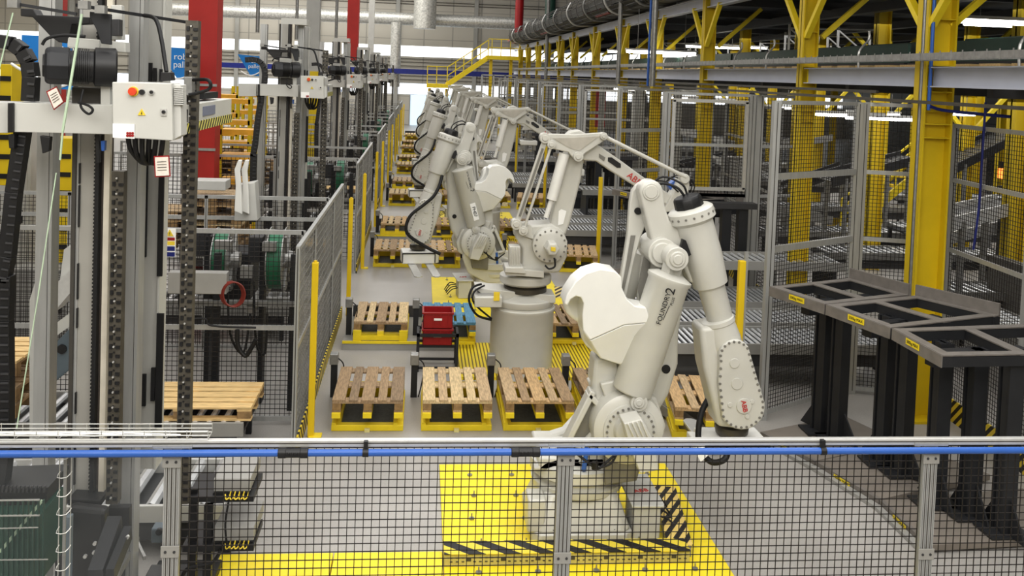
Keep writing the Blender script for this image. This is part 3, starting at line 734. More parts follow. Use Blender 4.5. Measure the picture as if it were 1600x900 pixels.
    FL = P2(1143, 668, 8.3); m = MB().lathe(FL+V((0, 0, .03)), (0.05, 0, -1), [(0, .15), (.03, .155), (.07, .15), (.09, .13)], n=32); r.put(m, 'tool_flange', RINGD, bevel=0)
    # gripper
    gz = FL.z-.07; gx = FL.x; gh = .22 if flip else .1
    m = MB().box(gx-.3, gx+.3, 8.12, 8.5, gz-gh, gz).prism([(gx-.3, 8.12, gz-gh), (gx-.38, 8.2, gz-gh), (gx-.38, 8.2, gz-.02), (gx-.3, 8.12, gz)], (0, .26, 0)); r.put(m, 'gripper_body', ROBW, bevel=.012)
    m = MB().box(gx-.305, gx+.305, 8.105, 8.125, gz-.04, gz-.02).box(gx-.305, gx-.29, 8.10, 8.125, gz-gh+.02, gz-.02).box(gx+.29, gx+.305, 8.1, 8.125, gz-gh+.02, gz-.02); r.put(m, 'gripper_trim', BLACK, bevel=0)
    m = MB()
    for xo in (-.2, .12):
        y1 = 8.2; y2 = 7.1 if flip else 9.0; xx = gx+xo
        m.prism([(xx-.07, y1, gz-gh-.03), (xx+.07, y1, gz-gh-.03), (xx+.07, y2+(.05 if y2 < y1 else -.05), gz-gh-.03), (xx+.03, y2, gz-gh-.03), (xx-.03, y2, gz-gh-.03), (xx-.07, y2+(.05 if y2 < y1 else -.05), gz-gh-.03)], (0, 0, .025))
    r.put(m, 'gripper_fork', ALUB, bevel=.004)
    # hoses
    if flip:
        m = MB(); m.tube([P2(1108, 455, 8.02), P2(1120, 490, 7.95), P2(1140, 525, 7.9), P2(1168, 552, 7.9), P2(1208, 590, 7.9), P2(1212, 640, 7.9), P2(1150, 680, 7.95), P2(1100, 705, 7.95)], .03, n=10)
        r.put(m, 'dress_hose', RUB, bevel=0)
    else:
        m = MB(); m.tube([P2(1110, 618, 8.35), P2(1096, 645, 8.3), P2(1091, 680, 8.25), P2(1096, 705, 8.2), P2(1112, 722, 8.1), P2(1132, 718, 8.05), P2(1138, 702, 8.1)], .028, n=10)
        m.tube([P2(1135, 700, 8.1), P2(1150, 708, 8.1), P2(1160, 704, 8.1), P2(1163, 695, 8.1)], .008, n=6); r.put(m, 'dress_hose', RUB, bevel=0)
        m = MB(); pp(m, [(1085, 703), (1100, 698), (1106, 712), (1095, 722)], 8.0, 8.01); r.put(m, 'paper_tag', WHITE, bevel=0)
    # counterweight
    m = MB(); cw = [(882, 475), (886, 460), (899, 440), (915, 427), (938, 420), (962, 424), (971, 433), (972, 450), (980, 468), (992, 478), (1010, 481), (1015, 495), (1018, 515), (1006, 542), (990, 562), (976, 571), (955, 567), (934, 556), (914, 540), (908, 515), (906, 506), (895, 499), (886, 490)]
    pp(m, cw, 8.14, 8.34); r.put(m, 'counterweight', ROBW, bevel=.035, seg=3)
    m = MB(); fr = [(882, 475), (886, 460), (899, 440), (915, 427), (938, 420), (962, 424), (971, 433), (972, 450), (980, 468), (992, 478), (1010, 481), (1017, 504), (975, 508), (922, 532), (911, 516), (910, 492), (912, 474), (908, 465), (900, 463), (892, 468), (887, 478)]
    pp(m, fr, 7.88, 8.16)
    top = [P2(911, 516, 7.88), P2(922, 532, 7.88), P2(975, 508, 7.88), P2(1017, 504, 7.88)]
    mid = [P2(912, 530, 8.0), P2(938, 560, 8.0), P2(976, 572, 8.0), P2(1010, 540, 8.0)]
    bk = [P2(912, 530, 8.16), P2(938, 560, 8.16), P2(976, 572, 8.16), P2(1010, 540, 8.16)]; bt = [P2(a, b, 8.16) for a, b in ((911, 516), (922, 532), (975, 508), (1017, 504))]
    vs = top+mid+bk+bt
    m.add(vs, [(0, 1, 5, 4), (1, 2, 6, 5), (2, 3, 7, 6), (4, 5, 9, 8), (5, 6, 10, 9), (6, 7, 11, 10), (0, 4, 8, 12), (3, 15, 11, 7), (8, 9, 13, 12), (9, 10, 14, 13), (10, 11, 15, 14), (0, 12, 13, 1), (1, 13, 14, 2), (2, 14, 15, 3)])
    r.put(m, 'counterweight_face', ROBW, bevel=.03, seg=3)
    # motor & cabling under the shoulder
    m = MB(); pp(m, [(945, 715), (975, 700), (1005, 715), (995, 752), (945, 758)], 7.95, 8.05); r.put(m, 'cable_guard', ROBD, bevel=.01)
    m = MB(); m.tube([P2(900, 708, 7.85), P2(918, 722, 7.82), P2(934, 732, 7.8), P2(950, 720, 7.82), P2(970, 703, 7.85)], .012, n=8).tube([P2(934, 732, 7.8), P2(955, 724, 7.8), P2(965, 706, 7.8)], .01, n=8)
    m.lathe(P2(930, 722, 7.8), (0, 0, -1), [(0, .03), (.06, .03), (.07, .02)], n=12); r.put(m, 'shoulder_cable', RUB, bevel=0)
    m = MB().cyl(P2(917, 700, 8.0), P2(912, 735, 8.0), .022, n=12); r.put(m, 'blue_hose', BLUE, bevel=0)
    # connection box
    jx = 2.13
    m = MB().box(jx-.12, jx+.12, 7.98, 8.30, .02, .34); r.put(m, 'connection_box', PANEL, bevel=.012)
    m = MB().box(jx-.15, jx+.15, 7.95, 8.62, .34, .36); r.put(m, 'box_lid', PANEL, bevel=.005)
    lo = r.pt((jx, 8.25, .362)); text('ABB', .08, REDL, r.t, lo, (1, .2, 0), (-.2, 1, 0))
    m = MB()
    for k in range(4): m.tube([(jx+.1, 8.1+.1*k, .2), (jx+.22, 8.12+.1*k, .16+.02*k), (jx+.32, 8.05+.12*k, .09)], .009, n=6)
    r.put(m, 'connector_cable', RUB, bevel=0)
    return r.t
RA0 = robot_a('nearest white robot with its long arm hanging down on the right behind the front mesh')
RA1 = robot_a('white robot numbered PH07 reaching left with two steel forks over the pallets', (1.43, 17.35, 0), True, .12, True)
for k in range(2, 6): copy_tree(RA1, (0, 9*(k-1), 0), 'left-reaching white floor robot, %s of its kind from the camera' % ORD[k])
for k in range(2, 6): pass

def robot_b(label):
    Y = 12.8; r = RB('palletising_robot', label, 'robot', (1.5, Y, 0), (1.5, Y, 0), group='palletising robots on round pedestals')
    m = MB().lathe((1.5, Y, .0), (0, 0, 1), [(0, .44), (.88, .44), (.9, .455), (.93, .455), (.94, .44), (.96, .44)], n=56); r.put(m, 'pedestal', mat('pedestal_grey', rgb(204, 203, 196), .45, 0, .03), bevel=0)
    m = MB(); m.lathe((1.5, Y, .96), (0, 0, 1), [(0, .43), (.06, .45), (.10, .45), (.12, .38), (.16, .34), (.2, .25)], n=48)
    pp(m, [(742, 450), (868, 462), (868, 474), (768, 474)], 12.5, 12.9); r.put(m, 'base_plate', ROB, bevel=.01)
    m = MB().box(at(742, 450, Y=12.35).x, at(785, 450, Y=12.35).x, 12.3, 12.95, 1.02, 1.16); r.put(m, 'connection_box', ROB, bevel=.012)
    m = MB().box(at(747, 450, Y=12.4).x, at(778, 450, Y=12.4).x, 12.4, 12.9, 1.158, 1.168); r.put(m, 'box_lid', PANELD, bevel=.003)
    m = MB(); p = at(776, 463, Y=12.29); m.box(p.x-.04, p.x+.04, 12.285, 12.29, p.z-.06, p.z+.06); r.put(m, 'caution_label', GOLD, bevel=0)
    m = MB().lathe((1.52, Y-.05, 1.14), (0, 0, 1), [(0, .26), (.02, .3), (.08, .3), (.1, .26), (.13, .26)], n=40); r.put(m, 'gear_ring', RINGD, bevel=0)
    m = MB().lathe((1.52, Y-.05, 1.26), (0, 0, 1), [(0, .32), (.03, .36), (.12, .36), (.14, .33)], n=40); pp(m, [(790, 420), (850, 424), (850, 434), (790, 430)], 12.35, 12.6); r.put(m, 'turntable', ROB, bevel=.005)
    m = MB(); pp(m, [(806, 356), (830, 352), (862, 350), (880, 360), (887, 378), (886, 402), (874, 426), (806, 430), (816, 412), (816, 388), (806, 372)], 12.5, 12.95); r.put(m, 'shoulder', ROB, bevel=.03, seg=3)
    m = MB(); m.lathe(P2(860, 384, 12.34), (0, 1, 0), [(0, .15), (.015, .2), (.03, .235), (.2, .24)], n=40); r.put(m, 'shoulder_gearbox', ROB, bevel=0)
    m = MB(); boltring(m, 860, 384, 24, 12.36, 16, .014); r.put(m, 'bolt_ring', ROBD, bevel=0)
    m = MB(); m.lathe(P2(864, 390, 12.12), (0, 1, 0), [(0, .075), (.02, .095), (.25, .1)], n=6); r.put(m, 'drive_motor', ROB, bevel=.008)
    m = MB(); pp(m, [(861, 386), (868, 387), (868, 393), (861, 392)], 12.1, 12.12); r.put(m, 'caution_label', GOLD, bevel=0)
    m = MB(); m.tube([P2(866, 403, 12.2), P2(867, 416, 12.2), P2(858, 420, 12.2), P2(852, 415, 12.25)], .013, n=8); r.put(m, 'motor_cable', RUB, bevel=0)
    m = MB(); pp(m, [(796, 385), (813, 385), (813, 418), (796, 418)], 12.35, 12.55)
    for k in range(4): pp(m, [(798+4*k, 387), (799.5+4*k, 387), (799.5+4*k, 414), (798+4*k, 414)], 12.33, 12.36)
    r.put(m, 'vertical_motor', ROB, bevel=.02)
    m = MB(); pp(m, [(790, 418), (818, 418), (822, 428), (788, 426)], 12.3, 12.65); r.put(m, 'motor_mount', ROB, bevel=.01)
    # lower arm
    m = MB(); pp(m, [(860, 352), (871, 300), (884, 246), (893, 228), (908, 232), (914, 244), (908, 280), (892, 345), (884, 368), (868, 362)], 12.55, 12.78); r.put(m, 'lower_arm', ROB, bevel=.03, seg=3)
    m = MB(); pp(m, [(873, 330), (877, 327), (885, 330), (880, 350), (872, 352)], 12.54, 12.55); r.put(m, 'rating_plate', WHITE, bevel=0)
    A, B = P2(882, 240, 12.5), P2(862, 312, 12.5); m = MB().cyl(A, B, .075, n=20).cyl(B, P2(853, 340, 12.5), .035, n=14).box(*[v for v in (0,)*0] or (B.x-.02, B.x+.02, 12.5, 12.52, B.z, B.z+.02)); r.put(m, 'spring_strut', ROBW, bevel=0)
    # rods
    m = MB(); m.bar(P2(852, 218, 12.42), P2(807, 350, 12.42), .075, .05, up=(0, 1, 0)); m.bar(P2(862, 226, 12.38), P2(818, 360, 12.38), .035, .04, up=(0, 1, 0)); r.put(m, 'parallel_rod', ROB, bevel=.008)
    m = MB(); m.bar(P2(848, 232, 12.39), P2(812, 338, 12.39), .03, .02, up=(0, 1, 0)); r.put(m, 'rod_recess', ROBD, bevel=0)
    m = MB()
    for a, b, q in ((852, 216, 8.5), (862, 226, 7), (807, 351, 8.5), (818, 361, 7.5), (944, 213, 6), (904, 245, 8)): disc(m, a, b, q, 12.34, 12.5, n=20); disc(m, a, b, q*.55, 12.32, 12.35, n=16)
    r.put(m, 'rod_pivot', ROB, bevel=.004)
    m = MB(); pp(m, [(808, 344), (830, 352), (835, 375), (818, 369)], 12.45, 12.55); r.put(m, 'rear_lever', ROB, bevel=.01)
    # triangular link
    m = MB(); pp(m, [(846, 213), (858, 209), (899, 210), (940, 207), (950, 213), (946, 219), (914, 240), (906, 252), (896, 248), (888, 238), (860, 232)], 12.40, 12.47); r.put(m, 'triangle_link', ROB, bevel=.012)
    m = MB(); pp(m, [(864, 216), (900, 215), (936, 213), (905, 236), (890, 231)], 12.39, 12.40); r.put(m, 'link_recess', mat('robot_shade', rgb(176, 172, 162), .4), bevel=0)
    # upper arm
    m = MB(); pp(m, [(880, 216), (892, 205), (906, 203), (918, 210), (925, 220), (966, 248), (1010, 280), (1060, 312), (1052, 326), (1000, 296), (955, 268), (932, 252), (908, 250), (892, 240)], 12.5, 12.72); r.put(m, 'upper_arm', ROB, bevel=.02, seg=3)
    m = MB(); pp(m, [(950, 246), (956, 246), (970, 256), (970, 262), (964, 262), (950, 252)], 12.49, 12.505); r.put(m, 'arm_slot', BLACK, bevel=0)
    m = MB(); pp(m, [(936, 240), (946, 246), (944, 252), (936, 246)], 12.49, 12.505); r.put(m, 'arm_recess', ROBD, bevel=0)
    dx = (P2(1000, 287, 12.48)-P2(985, 275, 12.48)).normalized()
    text('ABB', .125, REDL, r.t, P2(991, 280, 12.485), dx, (0, 0, 1))
    m = MB().cyl(P2(944, 213, 12.42), P2(1072, 277, 12.42), .028, n=14); r.put(m, 'levelling_rod', ROB, bevel=0)
    m = MB(); pp(m, [(1066, 272), (1076, 273), (1078, 290), (1070, 330), (1035, 332), (1050, 305)], 12.45, 12.7); disc(m, 1071, 280, 8, 12.4, 12.72); r.put(m, 'tilt_head', ROB, bevel=.015)
    m = MB(); pp(m, [(1044, 290), (1062, 276), (1064, 290), (1050, 300)], 12.6, 12.75); r.put(m, 'blue_valve', BLUE, bevel=.01)
    m = MB()
    for k in range(3): m.tube([P2(1040+4*k, 285-3*k, 12.6), P2(1052+6*k, 276-2*k, 12.55), P2(1075+5*k, 288, 12.55), P2(1072+4*k, 305, 12.6)], .008, n=6)
    m.tube([P2(1020, 283, 12.5), P2(1040, 284, 12.4), P2(1060, 300, 12.4)], .012, n=6); r.put(m, 'cable_bundle', RUB, bevel=0)
    g = P2(1056, 338, 12.6); m = MB().lathe(g, (0, 0, -1), [(0, .1), (.2, .1), (.22, .16), (.26, .16)], n=24); r.put(m, 'tool_flange', ROBD, bevel=0)
    m = MB().box(g.x-.28, g.x+.28, 12.4, 12.8, g.z-.42, g.z-.26); r.put(m, 'gripper_body', ROBW, bevel=.03)
    m = MB()
    for k in (-.2, .2): m.cbox((g.x+k, 12.6, g.z-.5), .08, .3, .18)
    r.put(m, 'gripper_fork', STEEL, bevel=.004)
    m = MB(); m.tube([P2(752, 444, 12.5), P2(738, 450, 12.4), P2(733, 470, 12.35), P2(745, 492, 12.4), P2(768, 500, 12.45)], .016, n=8).tube([P2(757, 446, 12.5), P2(741, 456, 12.4), P2(741, 474, 12.35), P2(768, 498, 12.45)], .013, n=8); r.put(m, 'power_cable', RUB, bevel=0)
    m = MB(); 
    for z0 in (1.0,):
        m.add([P2(a, b, 12.95+.6*i) for i, (a, b) in enumerate(())] or [(1.98, 12.9, 1.02), (2.12, 12.9, 1.02), (2.2, 13.6, 1.02), (2.06, 13.6, 1.02)], [(0, 1, 2, 3)])
    r.put(m, 'striped_cable_lid', HAZX, bevel=0)
    return r.t
RB0 = robot_b('nearest white palletising robot on the tall round pedestal, triangular link on top')
for k in range(1, 6): copy_tree(RB0, (0, 9*k, 0), 'white palletising robot on a round pedestal, %s of its kind from the camera' % ORD[k])

# ------------------------------------------------------------------ guard fences inside the hall
def fence(name, label, pts, z1, rails, cat='fence panel', group=None, pitch=.05, z0=.08, pw=.045, mesh=True, sheet=None, posts=True, wm=WIRE, zb=None, pm=ALU):
    t = thing(name, label, cat, (pts[0][0], pts[0][1], 0), group)
    for (p, q) in zip(pts[:-1], pts[1:]):
        a, b = V((*p, 0)), V((*q, 0))
        for z in rails+[z0]: MB().bar(a+V((0, 0, z)), b+V((0, 0, z)), .035, .055).build('rail', pm, t)
        MB().bar(a+V((0, 0, z1-.02)), b+V((0, 0, z1-.02)), .045, .05).build('top_rail', pm, t)
        if mesh: m = MB(); wires(m, a, b, z0, z1-.03, pitch, .0028 if pitch < .06 else .004); m.build('wire_mesh', wm, t)
    if sheet: a, b = V((*pts[0], 0)), V((*pts[1], 0)); m = MB(); m.bar(a+V((0, 0, 1.1)), b+V((0, 0, 1.1)), .006, 1.9); m.build('clear_sheet', GLASS, t)
    if posts:
        for p in pts:
            m = MB().box(p[0]-pw/2, p[0]+pw/2, p[1]-pw/2, p[1]+pw/2, 0, z1)
            po = m.build('post', pm, t)
            MB().box(p[0]-.005, p[0]+.005, p[1]-pw/2-.002, p[1], .05, z1-.02).build('groove', GROOVE, po)
    return t
XF = -1.25
for k in range(6):
    d = 9*k; pit = .05 if k == 0 else .08 if k == 1 else .14; e = ORD[k]
    g = 'cell side fences'
    fence('side_fence', 'grey mesh fence with striped kick strip along the left of the %s pallet cell' % e, [(XF, 9.95+d), (XF, 11.5+d), (XF, 13.9+d), (XF, 15.5+d)], 2.25, [1.15], group=g, pitch=pit*2, sheet=k < 2, wm=STEEL)
    t = thing('kick_strip', 'black and yellow striped strip at the foot of the %s left cell fence' % e, 'kick strip', (XF, 10+d, 0), 'striped kick strips')
    MB().box(XF+.03, XF+.05, 9.95+d, 15.5+d, 0, .2).build('strip', HAZK, t)
    for y, nm_ in ((10.8, 'front'), (13.6, 'rear')):
        fence('cross_fence', 'grey mesh %s cross fence running left from the %s cell side fence' % (nm_, e), [(XF-.05, y+d), (-3.02, y+d), (-4.9, y+d), (-7.0, y+d)], 2.27, [1.14] if y < 12 else [1.95], group='cross fences on the left', pitch=pit*1.1)
        if nm_ == 'front' or k < 3: MB()
    for y, w_ in ((10.45, 'at the near end of'), (15.7, 'at the far end of')):
        t = thing('light_curtain', 'yellow light curtain post %s the %s left cell fence' % (w_, e), 'light curtain', (-1.12, y+d, 0), 'yellow light curtain posts')
        MB().box(-1.155, -1.085, y+d-.035, y+d+.035, 0, 1.98).build('housing', YELP, t, bevel=.006)
        MB().cyl((-1.12, y+d, 1.98), (-1.12, y+d, 2.0), .02, n=8).build('cap', YELP, t); MB().box(-1.14, -1.0, y+d-.07, y+d+.07, 0, .02).build('foot', YEL, t)
    t = thing('light_curtain', 'yellow light curtain post on the right of the %s pallet cell' % e, 'light curtain', (3.95, 10.9+d, 0), 'yellow light curtain posts')
    MB().box(3.91, 3.99, 10.86+d, 10.94+d, 0, 1.99).build('housing', YELP, t, bevel=.006); MB().box(3.98, 4.02, 10.88+d, 10.92+d, 0, 2.1).build('bracket_post', ALU, t)

# right corner fences and gates
TOPZ = 3.95
for k in range(5):
    d = 9*k; pit = .05 if k == 0 else .07 if k == 1 else .12; e = ORD[k]; g = 'tall guard fences on the right'
    def s(pts): return [(a, b+d) for a, b in pts]
    t = fence('tall_fence', 'tall aluminium mesh fence turned to the camera behind the %s charcoal racks' % e, s([(4.32, 10.97), (5.82, 11.9)]), TOPZ, [3.02, 2.12], group=g, pitch=pit, pw=.09)
    for z in (3.02, 2.12): MB().bar((4.32, 10.96+d, z), (5.82, 11.89+d, z), .05, .08).build('rail', ALU, t)
    t = fence('tall_fence', 'narrow tall mesh panel between corner post and %s yellow column' % e, s([(5.92, 11.92), (6.62, 11.7)]), TOPZ, [3.02, 2.12], group=g, pitch=pit, pw=.09)
    t = fence('tall_fence', 'tall mesh fence running toward the camera right of the %s yellow column' % e, s([(6.86, 11.35), (6.75, 9.6), (6.55, 7.4)]), 3.72, [3.0, 2.1], group=g, pitch=pit, pw=.08)
    t = fence('fence_gate', 'framed mesh gate facing the camera before the %s far set of racks' % ORD[k], s([(4.36, 16.2), (5.92, 16.2)]), TOPZ, [3.02, 2.12], cat='gate', group='framed gates', pitch=pit*1.2, z0=2.12 if k == 0 else .1, pw=.11)
    m = MB()
    for z in (TOPZ-.14, 2.24): m.box(4.45, 5.83, 16.12+d, 16.17+d, z-.03, z+.03)
    for x in (4.47, 5.81): m.box(x-.03, x+.03, 16.12+d, 16.17+d, 2.24, TOPZ-.14)
    m.build('gate_leaf', ALUB, t)
    m = MB().box(4.3, 4.34, 16.1+d, 16.3+d, 0, TOPZ).box(6.0, 6.09, 16.16+d, 16.25+d, 0, TOPZ); m.build('post', ALU, t)
    t = fence('tall_fence', 'short mesh return panel right of the gate before the %s far racks' % e, s([(6.1, 16.2), (6.85, 16.4)]), TOPZ, [3.02, 2.12], group=g, pitch=pit*1.3, pw=.07)

for k in range(3):
    t = thing('kick_strip', 'striped kick strip at the foot of the fence behind the %s rack bay' % ORD[k], 'kick strip', (6.8, 11+9*k, 0), 'striped kick strips on the right')
    MB().bar((6.78, 11.3+9*k, .14), (6.68, 9.6+9*k, .14), .02, .28).bar((6.68, 9.6+9*k, .14), (6.5, 7.5+9*k, .14), .02, .28).build('strip', HAZK, t)
# ------------------------------------------------------------------ charcoal racks (three angled tables and lower decks)
Z = 1.8
def V2(a): return V((a[0], a[1], 0))
TB = [((4.11, 10.38), (4.41, 9.56), (5.63, 10.05), (5.33, 10.90)), ((4.42, 9.55), (4.67, 8.64), (6.16, 9.18), (5.70, 10.03)), ((4.68, 8.62), (4.68, 7.74), (6.35, 7.86), (6.30, 8.85))]
TN = ['left', 'middle', 'right']
def quadframe(m, q, z0, z1, w):
    for i in range(4):
        a, b = V2(q[i]), V2(q[(i+1) % 4]); d = (b-a).normalized(); n = V((-d.y, d.x, 0))
        c = (V2(q[0])+V2(q[2]))/2
        if (c-a).dot(n) < 0: n = -n
        zz = (z0+z1)/2-.0012*i; m.bar(a+n*w/2+V((0, 0, zz)), b+n*w/2+V((0, 0, zz)), w, z1-z0)
def lab(t, a, b, f, z, nrm_off, sz=(.24, .06)):
    a, b = V2(a), V2(b); d = (b-a).normalized(); n = V((d.y, -d.x, 0))
    if n.x > 0: n = -n
    c = a+(b-a)*f+n*.012+V((0, 0, z)); 
    MB().prism([c-d*sz[0]/2-V((0, 0, sz[1]/2)), c+d*sz[0]/2-V((0, 0, sz[1]/2)), c+d*sz[0]/2+V((0, 0, sz[1]/2)), c-d*sz[0]/2+V((0, 0, sz[1]/2))], n*.002).build('yellow_label', YEL, t)
    text('500kg MAX', .042, BLACK, t, c+n*.004, d, (0, 0, 1), ext=.0005)
def racks(k):
    d = 9*k
    for i, q in enumerate(TB):
        q = [(a, b+d) for a, b in q]; A, B, C, D = q
        t = thing('load_rack', 'open charcoal steel rack table labelled 500kg MAX, %s of the three in the %s bay' % (TN[i], ORD[k]), 'rack', (A[0], A[1], 0), 'angled load racks')
        m = MB(); quadframe(m, q, Z-.012, Z, .1); m.build('lit_top_face', TABLE, t)  # lighter top: light from above put into the colour
        m = MB(); quadframe(m, q, Z-.11, Z-.018, .098); m.build('top_frame', DARKER, t)  # same steel made darker: shade on the frame sides put into the colour
        m = MB(); nn = (V2(D)-V2(A)).normalized()*.004; m.bar(V2(A)-nn+V((0, 0, Z-.06)), V2(B)-nn+V((0, 0, Z-.06)), .01, .11); m.build('front_edge', TABLE, t)  # front edge takes the lit colour as well
        m = MB(); ma, mb_ = (V2(A)+V2(D))/2, (V2(B)+V2(C))/2; m.bar(ma+V((0, 0, Z-.0115)), mb_+V((0, 0, Z-.0115)), .12, .012); m.build('cross_bar', TABLE, t); MB().bar(ma+V((0, 0, Z-.068)), mb_+V((0, 0, Z-.068)), .11, .09).build('cross_bar', DARKER, t)  # lit top over a shaded body, the difference set by colour
        m = MB()
        a_, b_ = V2(D), V2(C); m.bar(a_+V((0, 0, Z+.05)), b_+V((0, 0, Z+.05)), .03, .14); m.build('rear_lip', TABLE, t)
        dr = (V2(D)-V2(A)).normalized(); fr = (V2(B)-V2(A)).normalized()
        for j, (u, v) in enumerate(((.75, .32), (.75, .62)) if i < 2 else ((.55, .2), (.8, .5), (.95, .9))):
            c = V2(A)+(V2(B)-V2(A))*v+dr*u*.85
            m = MB(); w = .14
            m.bar(c-fr*w/2+V((0, 0, .1)), c-fr*w/2+V((0, 0, Z-.1)), .025, w, up=fr.cross(V((0, 0, 1)))); m.bar(c+fr*w/2+V((0, 0, .1)), c+fr*w/2+V((0, 0, Z-.1)), .025, w, up=fr.cross(V((0, 0, 1)))); m.bar(c+V((0, 0, .1)), c+V((0, 0, Z-.1)), w, .03, up=dr)
            m.bar(c+V((0, 0, .1)), c+V((0, 0, Z-.1)), w*.6, w*.8, up=dr)
            lg = m.build('leg', DARKER, t)
            m = MB()
            for sg in (-1, 1): m.prism([c+fr*sg*.1+V((0, 0, .1)), c+fr*sg*.32+V((0, 0, .1)), c+fr*sg*.1+V((0, 0, .42))], dr*.02)
            m.cbox((c.x, c.y, .1), .4, .3, .02); m.build('foot_gusset', DARKER, lg)
        m = MB().bar(V2(A)+(V2(B)-V2(A))*.5+dr*.15+V((0, 0, Z-.17)), V2(A)+(V2(B)-V2(A))*.5+dr*1.2+V((0, 0, Z-.17)), .12, .14); m.build('support_beam', DARKER, t)
        lab(t, A, B, (.52, .5, .45)[i], Z-.045, 0)
        # lower deck
        t = thing('low_deck', 'low grey-brown deck plate below the %s rack table of the %s bay' % (TN[i], ORD[k]), 'deck', (A[0], A[1], 0), 'low deck plates')
        m = MB(); m.prism([(p[0], p[1], .02) for p in q], (0, 0, .06)); m.build('deck_plate', mat('deck_plate', rgb(128, 121, 113), .6, .05, .12, 3), t, bevel=.003)
        m = MB(); e1, e2 = V2(A)-dr*.02, V2(B)-dr*.02; m.bar(e1+V((0, 0, .04)), e2+V((0, 0, .04)), .04, .08); m.build('front_edge', TABLE, t)
        e1, e2 = e1-dr*.06, e2-dr*.06; m = MB().bar(e1+V((0, 0, .02)), e2+V((0, 0, .02)), .07, .035); m.build('kerb_strip', PANELD, t)
        q_ = .03
        lab(t, (A[0]-dr.x*.04, A[1]-dr.y*.04), (B[0]-dr.x*.04, B[1]-dr.y*.04), .45, .05, 0, (.24, .045))
for k in range(4): racks(k)

# ------------------------------------------------------------------ yellow mezzanine columns, beams
CY_ = [11.05, 14.8, 20.2, 24.7, 28.9, 33.6, 38.4, 42.3, 46.8, 50.6, 55.4, 59.8]
XC = 6.18
for i, y in enumerate(CY_):
    t = thing('steel_column', 'yellow H-section steel column with branching braces, %s along the mezzanine edge' % ORD[i] if i else 'large yellow H-section column beside the right racks, nearest the camera', 'column', (XC, y, 0), 'yellow mezzanine edge columns')
    W_ = .385 if i == 0 else .27; D_ = .13 if i == 0 else .1
    m = MB(); m.box(XC, XC+.025, y-D_, y+D_, 0, 6.02).box(XC+W_-.025, XC+W_, y-D_, y+D_, 0, 6.02).box(XC, XC+W_, y-.012, y+.012, 0, 6.02); m.build('profile', YELC, t)
    m = MB()
    for z in (3.55, 3.72, 3.88, 4.12, 4.45, 5.02, 5.75): m.box(XC+.02, XC+W_-.015, y-D_+.01, y+D_-.01, z, z+.015)
    m.build('stiffener', YELC, t)
    MB().box(XC+W_-.185, XC+W_-.025, y-.15, y-.13, 4.2, 4.42).build('splice_plate', YEL, t)
    m = MB()
    for a in (W_-.145, W_-.065):
        for z in (4.24, 4.38): m.cyl((XC+a, y-.17, z), (XC+a, y-.15, z), .018, n=6)
    m.build('bolt', STEEL, t)
    MB().box(XC-.1, XC+.5, y-.25, y+.25, 0, .03).build('foot_plate', YELC, t)
    for (dx, dy) in ((0, -1), (0, 1), (1, 0)):
        MB().bar((XC+.06+dx*.3, y+dy*.1, 4.95), (XC+.06+dx*1.25, y+dy*.95, 5.82), .09, .08).build('brace', YEL, t)
t = thing('mezzanine_beam', 'long pale grey lower steel beam spanning the yellow columns', 'beam', (XC, 8, 4.2)); t['label'] = 'long pale lower steel beam linking the yellow columns at eye level'
for a, b in zip([5]+CY_, CY_+[64]):
    MB().box(XC+.1, XC+.14, a+.13, b-.13, 4.19, 4.43).box(XC+.03, XC+.22, a+.13, b-.13, 4.42, 4.435).box(XC+.03, XC+.22, a+.13, b-.13, 4.185, 4.2).build('beam_span', BEAM, t)
t = thing('mezzanine_beam', 'long pale upper steel beam resting on the tops of the yellow columns', 'beam', (XC, 8, 5.82))
for a, b in zip([5]+CY_, CY_+[64]):
    MB().box(XC+.1, XC+.14, a+.13, b-.13, 5.8, 6.03).box(XC+.03, XC+.22, a+.13, b-.13, 6.02, 6.04).box(XC+.03, XC+.22, a+.13, b-.13, 5.79, 5.81).build('beam_span', BEAM, t)
# decks
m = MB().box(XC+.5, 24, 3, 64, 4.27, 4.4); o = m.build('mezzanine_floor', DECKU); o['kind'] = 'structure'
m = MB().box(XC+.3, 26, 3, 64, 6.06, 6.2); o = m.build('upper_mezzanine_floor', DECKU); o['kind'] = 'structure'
for i in range(16):
    y = 6+i*3.6
    t = MB().box(XC+.2, 25, y, y+.12, 5.88, 6.05).build('floor_joist', DARK); tag(t, 'dark joist under the upper mezzanine floor', 'joist', 'joists under the upper mezzanine')
    if i < 12: t = MB().box(XC+.3, 24, y+.4, y+.52, 4.08, 4.26).build('floor_joist', DARK); tag(t, 'dark joist under the lower mezzanine floor', 'joist', 'joists under the lower mezzanine')
for j, x in enumerate((9.2, 12.2, 15.5)):
    t = MB().box(x, x+.25, 4, 62, 5.72, 5.9).build('floor_girder', DARK); tag(t, 'dark lengthwise girder under the upper floor, %s from the yellow columns' % ORD[j].replace('nearest', 'first'), 'girder')
